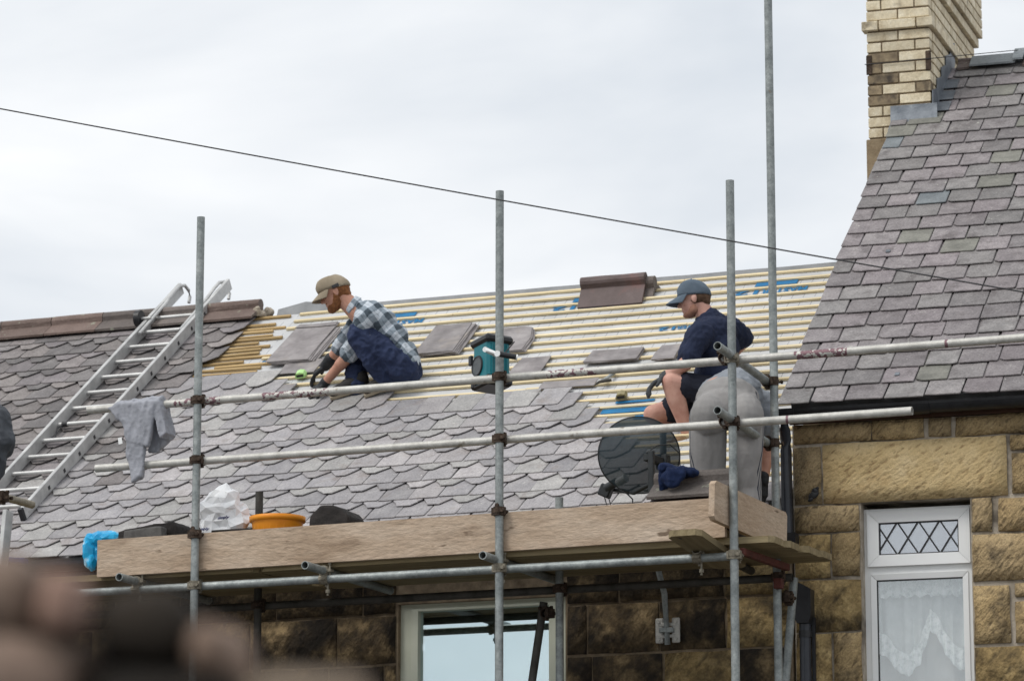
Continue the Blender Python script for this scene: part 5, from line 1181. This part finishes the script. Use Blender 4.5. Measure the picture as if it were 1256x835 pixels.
# shirt
b = PB(); b.ell((-0.067, 0.060, 0.569), (.118, .175, .115)); b.ell((-0.000, 0.060, 0.518), (.122, .165, .118)); b.ell((0.078, 0.060, 0.422), (.118, .155, .118)); b.ell((0.145, 0.060, 0.309), (.112, .155, .115)); b.ell((0.173, 0.060, 0.253), (.105, .158, .105)); b.cap((-0.106, 0.060, 0.597), (-0.167, 0.060, 0.637), .088, .068)
b.cap((-0.076, 0.000, 0.556), sh_n, .09, .076); b.cap((-0.092, 0.120, 0.593), sh_f, .09, .07); b.chain([sh_n, Vector(sh_n).lerp(el_n, .5), Vector(sh_n).lerp(el_n, .93)], [.076, .066, .062]); b.chain([sh_f, Vector(sh_f).lerp(el_f, .95)], [.068, .058])
shirt = cloth('shirt', b, M['plaid'], p1, .007, 4, .013, 12, 2)
b = PB(); e_ = Vector(sh_n).lerp(el_n, .93); d_ = (Vector(el_n)-Vector(sh_n)).normalized(); b.tube(e_-d_*.022, e_+d_*.026, .066, .064, n=18); cf = remesh('rolled_cuff', b, M['plaid'], p1, None, .006, 2, Matrix(), ((.005, 25, 1, False),))
b = PB(); c_ = Vector((-0.184, 0.060, 0.654)); d_ = (Vector((-0.251, 0.060, 0.699))-c_).normalized(); b.tube(c_-d_*.02, c_+d_*.022, .078, .068, n=18); remesh('collar', b, M['plaid'], p1, None, .006, 2, Matrix(), ((.004, 25, 1, False),))
# trousers
b = PB(); b.ell((0.173, 0.060, 0.197), (.115, .175, .112)); b.chain([(0.137, -0.030, 0.213), (0.005, -0.055, 0.331), (-0.138, -0.070, 0.435)], [.105, .090, .074]); b.chain([(-0.149, -0.070, 0.429), (-0.055, -0.050, 0.265), (0.049, 0.000, 0.134)], [.072, .064, .062])
b.chain([(0.132, 0.140, 0.235), (-0.144, 0.200, 0.416)], [.10, .074]); b.chain([(-0.155, 0.200, 0.405), (-0.163, 0.170, 0.241), (-0.161, 0.150, 0.113)], [.072, .074, .072])
tr = cloth('trousers', b, M['navy_trouser'], p1, .007, 3, .016, 12, 5)
shoe(p1, (0.125, 0.030, 0.118), (-0.095, 0.028, 0.028), (-.2, -.5, 1), M['boot']); shoe(p1, (-0.106, 0.160, 0.114), (-0.331, 0.127, 0.029), (-.2, -.5, 1), M['boot'])
b = PB(); hand(b, wr_n, Vector((-0.526, 0.246, 0.046))-wr_n, (0, .5, -.8), 1, .35, 1.05); b.chain([Vector(wr_n)-(Vector(wr_n)-el_n).normalized()*.01, Vector(wr_n)+(Vector(wr_n)-el_n).normalized()*.02], [.036, .034]); remesh('glove', b, M['glove'], p1, None, .005, 2, Matrix())
b = PB(); hand(b, wr_f, Vector((-0.530, 0.496, 0.213))-wr_f, (0, .5, -.8), -1, .3, 1.05); b.cap(Vector(wr_f)-(Vector(wr_f)-el_f).normalized()*.07, wr_f, .048, .036); remesh('glove', b, M['glove'], p1, None, .005, 2, Matrix())

# ---- man in navy polo, sitting on the battens
p2 = empty('person', (-7.558, 21.556, 5.726), YAW); tag(p2, 'man in faded blue cap, navy polo shirt and shorts sitting on the battens', 'person', 'roofers')
H2 = headframe((0.014, 0.020, 0.786), R(12), R(6), .97)
s_l, s_r = Vector((0.039, -0.150, 0.523)), Vector((0.249, 0.150, 0.617)); e_l, w_l = Vector((-0.053, -0.200, 0.324)), Vector((-0.185, -0.140, 0.247)); e_r, w_r = Vector((0.348, 0.240, 0.566)), Vector((0.246, 0.320, 0.458))
b = PB(); add_head(b, H2, Vector((0.106, 0.020, 0.653)))
b.chain([(0.106, 0.020, 0.653), (0.140, 0.000, 0.527), (0.169, -0.000, 0.342), (0.178, 0.000, 0.173)], [.066, .11, .11, .11]); b.chain([s_l, e_l, w_l], [.05, .046, .033]); b.chain([s_r, e_r, w_r], [.05, .046, .033]); b.cap((0.140, -0.000, 0.543), s_l, .07, .05); b.cap((0.140, -0.000, 0.543), s_r, .07, .05)
kn, an = Vector((-0.145, -0.170, 0.209)), Vector((-0.032, -0.100, -0.128)); kn2, an2 = Vector((-0.251, 0.060, 0.048)), Vector((0.073, 0.200, 0.031))
b.chain([(0.152, -0.080, 0.158), kn], [.085, .060]); b.chain([kn, kn.lerp(an, .3), kn.lerp(an, .62), an], [.060, .062, .048, .038]); b.chain([(0.192, 0.080, 0.173), kn2], [.085, .062]); b.chain([kn2, kn2.lerp(an2, .35), an2], [.062, .06, .04])
body = remesh('body', b, M['skin_leg'], p2, None, .006, 3, Matrix()); eyes(body, H2)
b = PB(); b.sphere((0, 0, 0), (.090, .081, .070), 10, 0, H2 @ T((-.028, 0, .008))); b.sphere((0, 0, 0), (.035, .06, .04), 10, 0, H2 @ T((-.070, 0, -.03))); remesh('hair', b, M['brown_hair'], p2, None, .006, 2, Matrix(), ((.002, 60, 4, False),))
b = PB(); b.sphere((0, 0, 0), (.048, .050, .028), 10, 0, H2 @ T((.040, 0, -.090))); b.sphere((0, 0, 0), (.028, .030, .020), 10, 0, H2 @ T((.066, 0, -.094))); b.sphere((0, 0, 0), (.04, .026, .036), 10, 0, H2 @ T((.015, -.036, -.07))); b.sphere((0, 0, 0), (.04, .026, .036), 10, 0, H2 @ T((.015, .036, -.07))); remesh('stubble', b, M['stubble'], p2, None, .006, 2, Matrix())
c2 = cap_mesh(H2, M['blue_cap'], p2, .085, 0, seed=5)
b = PB(); b.ell((0.130, 0.000, 0.564), (.15, .165, .10)); b.ell((0.145, 0.000, 0.458), (.155, .155, .15)); b.ell((0.164, 0.000, 0.300), (.150, .15, .16)); b.ell((0.178, 0.000, 0.184), (.15, .15, .10)); b.cap((0.132, 0.020, 0.600), (0.111, 0.020, 0.643), .105, .085)
b.cap((0.117, -0.050, 0.544), s_l, .10, .082); b.cap((0.154, 0.050, 0.585), s_r, .10, .080); b.chain([s_l, s_l.lerp(e_l, .75)], [.083, .072]); b.chain([s_r, s_r.lerp(e_r, .80)], [.082, .074])
cloth('polo_shirt', b, M['navy_polo'], p2, .007, 4, .013, 11, 7)
b = PB(); c_ = Vector((0.096, 0.020, 0.664)); d_ = (Vector((0.060, 0.020, 0.728))-c_).normalized(); b.tube(c_-d_*.03, c_+d_*.022, .092, .072, n=18); remesh('collar', b, M['navy_polo'], p2, None, .006, 2, Matrix(), ((.004, 25, 1, False),))
b = PB(); b.ell((0.177, 0.000, 0.152), (.15, .17, .10)); b.chain([(0.141, -0.090, 0.157), Vector((0.152, -0.080, 0.158)).lerp(kn, .68)], [.10, .087]); b.chain([(0.192, 0.080, 0.167), Vector((0.192, 0.080, 0.173)).lerp(kn2, .72)], [.10, .085]); cloth('shorts', b, M['shorts'], p2, .0075, 4, .010, 10, 8)
b = PB(); hand(b, w_l, (-.85, -.1, -.5), (.45, .0, -.85), 1, .42, .98, .0135); b.cap(w_l-(w_l-e_l).normalized()*.015, w_l, .040, .036); remesh('glove', b, M['glove2'], p2, None, .005, 2, Matrix())
b = PB(); hand(b, w_r, (-.5, .3, -.8), (.4, -.6, -.4), -1, .5, 1.0); remesh('glove', b, M['glove2'], p2, None, .005, 2, Matrix())
shoe(p2, an+Vector((.06, -.0, -.075)), an+Vector((-.17, -.02, -.10)), (0, -.2, 1), M['boot_tan']); shoe(p2, an2+Vector((.02, .02, -.04)), an2+Vector((.12, .06, -.09)), (0.5, -.2, 1), M['boot_tan'])

# ---- man bending over on the platform
p3 = empty('person', (-6.751, 19.800, 4.620), YAW); tag(p3, 'man in pale grey tracksuit trousers and blue grey T-shirt bending over on the platform', 'person', 'roofers')
s_r, e_r, w_r = Vector((0.257, 0.420, 0.926)), Vector((0.276, 0.400, 0.668)), Vector((0.246, 0.360, 0.457)); s_l = Vector((-0.021, 0.460, 0.914)); e_l, w_l = Vector((-0.053, 0.460, 0.659)), Vector((-0.085, 0.440, 0.441))
H3 = headframe((0.182, 0.640, 0.809), R(50), R(90), .97)
b = PB(); add_head(b, H3, Vector((0.147, 0.520, 0.915)))
b.chain([(0.021, 0.030, 0.820), (0.028, 0.140, 0.918), (0.092, 0.320, 0.972), (0.145, 0.480, 0.938)], [.10, .11, .12, .09]); b.sphere((0.022, 0.115, 0.911), (.168, .06, .134), 12); b.cap((0.122, 0.420, 0.966), s_r, .08, .055); b.cap((0.103, 0.420, 0.956), s_l, .08, .055); b.chain([s_r, e_r, w_r], [.052, .046, .032]); b.chain([s_l, e_l, w_l], [.052, .046, .032])
for x in (870, 918): b.chain([((-0.086, -0.000, 0.791) if x == 870 else (0.137, 0.000, 0.791)), ((-0.068, 0.050, 0.406) if x == 870 else (0.154, 0.050, 0.406)), ((-0.055, 0.000, 0.089) if x == 870 else (0.161, -0.000, 0.089))], [.09, .06, .045])
body = remesh('body', b, M['skin'], p3, None, .007, 3, Matrix())
b = PB(); b.sphere((0, 0, 0), (.102, .082, .092), 10, 0, H3 @ T((-.018, 0, .034))); remesh('hair', b, M['brown_hair'], p3, None, .007, 2, Matrix(), ((.003, 60, 4, False),))
b = PB(); b.sphere((0.020, 0.010, 0.831), (.20, .13, .13), 12); b.sphere((-0.094, -0.065, 0.765), (.108, .12, .135), 10); b.sphere((0.118, -0.065, 0.765), (.108, .12, .135), 10); b.sphere((0.022, 0.045, 0.886), (.188, .125, .132), 12)
b.chain([(-0.096, -0.020, 0.768), (-0.098, -0.010, 0.578), (-0.089, 0.030, 0.355), (-0.075, 0.000, 0.046)], [.106, .108, .10, .085]); b.chain([(0.131, -0.020, 0.768), (0.129, -0.010, 0.564), (0.128, 0.030, 0.355), (0.151, 0.000, 0.046)], [.102, .092, .082, .07])
tr3 = cloth('tracksuit_trousers', b, M['grey_jersey'], p3, .0065, 5, .007, 8, 9, (1.2, 1.2, .4))
axr = Vector((0.134, -0.000, 0.541)); axl = Vector((-0.098, -0.000, 0.541))
def side_stripes():
    m = M['grey_jersey'].copy(); t = m.node_tree; nd = t.nodes; bs = nd['Principled BSDF']; src = bs.inputs['Base Color'].links[0].from_socket
    tc_ = nd.new('ShaderNodeTexCoord'); sx = nd.new('ShaderNodeSeparateXYZ'); t.links.new(tc_.outputs['Object'], sx.inputs[0])
    def mt(op, a, v):
        n = nd.new('ShaderNodeMath'); n.operation = op
        for i_, q in enumerate((a, v)):
            if isinstance(q, (int, float)): n.inputs[i_].default_value = q
            else: t.links.new(q, n.inputs[i_])
        return n.outputs[0]
    side = mt('MAXIMUM', mt('GREATER_THAN', sx.outputs[0], axr.x+.05), mt('LESS_THAN', sx.outputs[0], axl.x-.06)); tot = None
    for k in (-1, 0, 1):
        f = mt('COMPARE', sx.outputs[1], axr.y-.030+k*.021); f.node.inputs[2].default_value = .0042
        tot = f if tot is None else mt('MAXIMUM', tot, f)
    x = nd.new('ShaderNodeMix'); x.data_type = 'RGBA'; t.links.new(mt('MULTIPLY', tot, side), x.inputs[0]); t.links.new(src, x.inputs[6]); x.inputs[7].default_value = (.035, .04, .06, 1)
    t.links.new(x.outputs[2], bs.inputs['Base Color']); return m
tr3.data.materials.clear(); tr3.data.materials.append(side_stripes())
b = PB(); b.chain([(0.038, 0.150, 0.915), (0.086, 0.300, 0.963), (0.133, 0.440, 0.950)], [.148, .158, .13]); b.sphere((0.043, 0.150, 0.910), (.192, .085, .158), 12); b.cap((0.121, 0.400, 0.952), s_r, .11, .082); b.cap((0.092, 0.400, 0.952), s_l, .11, .082); b.chain([s_r, s_r.lerp(e_r, .55)], [.085, .080]); b.chain([s_l, s_l.lerp(e_l, .55)], [.085, .080])
cloth('t_shirt', b, M['blue_grey_tee'], p3, .007, 5, .012, 9, 12)
b = PB(); hand(b, w_r, (-.1, .0, -1), (-.5, .6, 0), -1, .6, 1.0); b.cap(w_r+Vector((0, 0, .03)), w_r, .037, .035); remesh('glove', b, M['glove'], p3, None, .005, 2, Matrix())
b = PB(); hand(b, w_l, (.1, .0, -1), (.5, .6, 0), 1, .6, 1.0); remesh('glove', b, M['glove'], p3, None, .005, 2, Matrix())
for fx in ((-0.050, 0.020, 0.030), (0.166, 0.020, 0.030)): f_ = Vector(fx); shoe(p3, (f_.x, f_.y-.05, .014), (f_.x, f_.y+.2, .014), (0, 0, 1), M['boot'])

# ================================================================== hung clothes
M['grey_fleece'] = material('pale grey fleece', [(.3, (.27, .28, .31)), (.6, (.36, .37, .41)), (.8, (.42, .43, .46))], 6, .98, .5, 110, vary=0, bdist=.006, tint=((.24, .22, .19), .62, 5, .5))
q0 = Vector((-10.300, 19.350, 5.670)); q0.z = 5.632; S_ = .0047
def H_(x, y, d=0): return Vector(((x-178)*S_, d, (490-y)*S_))
b = PB()
def panel(pts, d0, d1): b.prism([((x-178)*S_, (490-y)*S_) for x, y in pts], d0, d1)
panel([(152, 487), (198, 486), (196, 512), (190, 546), (178, 541), (164, 538), (155, 532), (154, 508)], -.062, -.030)
panel([(128, 491), (140, 486), (160, 486), (159, 524), (152, 512), (139, 503)], -.058, -.032)
panel([(157, 530), (184, 540), (183, 560), (181, 585), (168, 590), (165, 575), (158, 556)], -.058, -.022)
panel([(190, 486), (208, 492), (217, 531), (206, 540), (194, 551), (182, 550), (184, 500)], .028, .058)
panel([(193, 487), (206, 489), (216, 530), (207, 535), (200, 512)], -.055, .02)
b.tube(H_(140, 491, 0), H_(205, 487, 0), .040, .042, n=14)
hd = remesh('sweatshirt', b, M['grey_fleece'], None, T(q0), .0065, 4, disp=((.014, 11, 3, True, (1.3, 1, .45)), (.008, 22, 1, True, (1.3, 1, .5)), (.003, 60, 2, False)))
tag(hd, 'pale grey sweatshirt hung over the top guard rail end with one sleeve dangling', 'sweatshirt')
b = MB(); b.box((-.012, -.002, -.02), (.014, .002, .02)); b.build('care_label', M['white_upvc'], hd, None, T(H_(150, 536, -.062)) @ RY(R(-10)))
M['grey_jacket'] = material('slate grey jacket', [(.3, (.055, .06, .07)), (.7, (.10, .11, .125))], 7, .95, .5, 110, vary=0, bdist=.006)
q0 = Vector((-11.305, 19.220, 5.465)); b = PB()
b.cap((-.06, 0, .22), (.02, 0, .12), .07, .10); b.cap((.02, 0, .12), (.055, 0, -.03), .10, .105); b.cap((.05, 0, -.03), (.03, 0, -.2), .10, .06); b.cap((-.06, 0, .1), (-.05, 0, -.22), .1, .09)
jk = remesh('work_jacket', b, M['grey_jacket'], None, T(q0), .008, 3, disp=((.03, 7, 3, True), (.012, 17, 1, True)))
tag(jk, 'dark slate grey jacket bundled on the scaffold upright above the access ladder', 'jacket')
b = MB(); b.box((0, -.02, 0), (.12, .04, .035), bev=.006); o = b.build('tie_strap', material('blue strap', [(.3, (.02, .03, .12)), (.7, (.05, .07, .25))], 14, .6, .3, vary=0), None, T(Vector((-11.306, 19.500, 4.746))-Vector((0, 0, .0))) @ RY(R(6)))
tag(o, 'blue webbing strap bundle on the boards at the foot of the ladder', 'strap')
plank('board', 1.9, .222, .038, M['plank_dirty'], T((-12.6, 19.44, 4.584)), 71)

# ================================================================== near wall, out of focus
M['near_stone'] = material('weathered garden stone', [(.3, (.08, .058, .042)), (.5, (.20, .145, .108)), (.72, (.38, .27, .21))], 9, .9, .6, 40, vary=.15, tint=((.05, .045, .035), .55, 10, .7), pick=[(.24, .165, .125), (.16, .135, .10), (.32, .19, .15)])
M['near_mid'] = material('brown garden stone', [(.3, (.08, .06, .047)), (.5, (.18, .13, .10)), (.72, (.33, .235, .185))], 10, .9, .6, 40, vary=0, tint=((.04, .04, .034), .52, 9, .7))
M['near_dark'] = material('dark garden stone', [(.3, (.012, .01, .008)), (.6, (.03, .023, .017)), (.8, (.07, .052, .038))], 9, .9, .6, 40, vary=0)
F_ = Vector((-math.sin(YAW), math.cos(YAW), 0)); Rr = Vector((math.cos(YAW), math.sin(YAW), 0))
gw = empty('garden_wall', F_*2.5-Rr*.25, YAW); tag(gw, 'rough weathered stone garden wall standing close by and out of focus', 'wall')
def lump(x, z, w, h, mk, seed, d=.14):
    b = MB(); b.cbox((0, 0, 0), (w, d, h), 0, None, min(w, h)*.25); o = remesh('stone', b, M[mk], gw, None, .010, 3, T((x, random.Random(seed).uniform(-.01, .01), z)), ((.018, 12, seed, False),))
k_ = 2.5/4486
def PX(x, y): return ((x-628)*k_+.25, 1.6+(1330-y)*k_)
for i, (x0, x1, y0, y1, mk) in enumerate(((-180, 60, 684, 800, 'near_mid'), (60, 112, 706, 800, 'near_stone'), (112, 238, 752, 836, 'near_dark'), (232, 296, 770, 850, 'near_stone'), (-180, -40, 800, 900, 'near_stone'), (-40, 118, 795, 900, 'near_mid'), (118, 300, 838, 930, 'near_dark'), (290, 470, 838, 930, 'near_stone'), (-420, -180, 700, 830, 'near_dark'))):
    a, c = PX(x0, y1), PX(x1, y0); lump((a[0]+c[0])/2, (a[1]+c[1])/2, c[0]-a[0]-.004, c[1]-a[1]-.003, mk, i)
b = MB(); b.box((-.75, -.06, -.0), (.16, .06, 1.83)); b.build('wall_core', M['near_dark'], gw, None, Matrix())
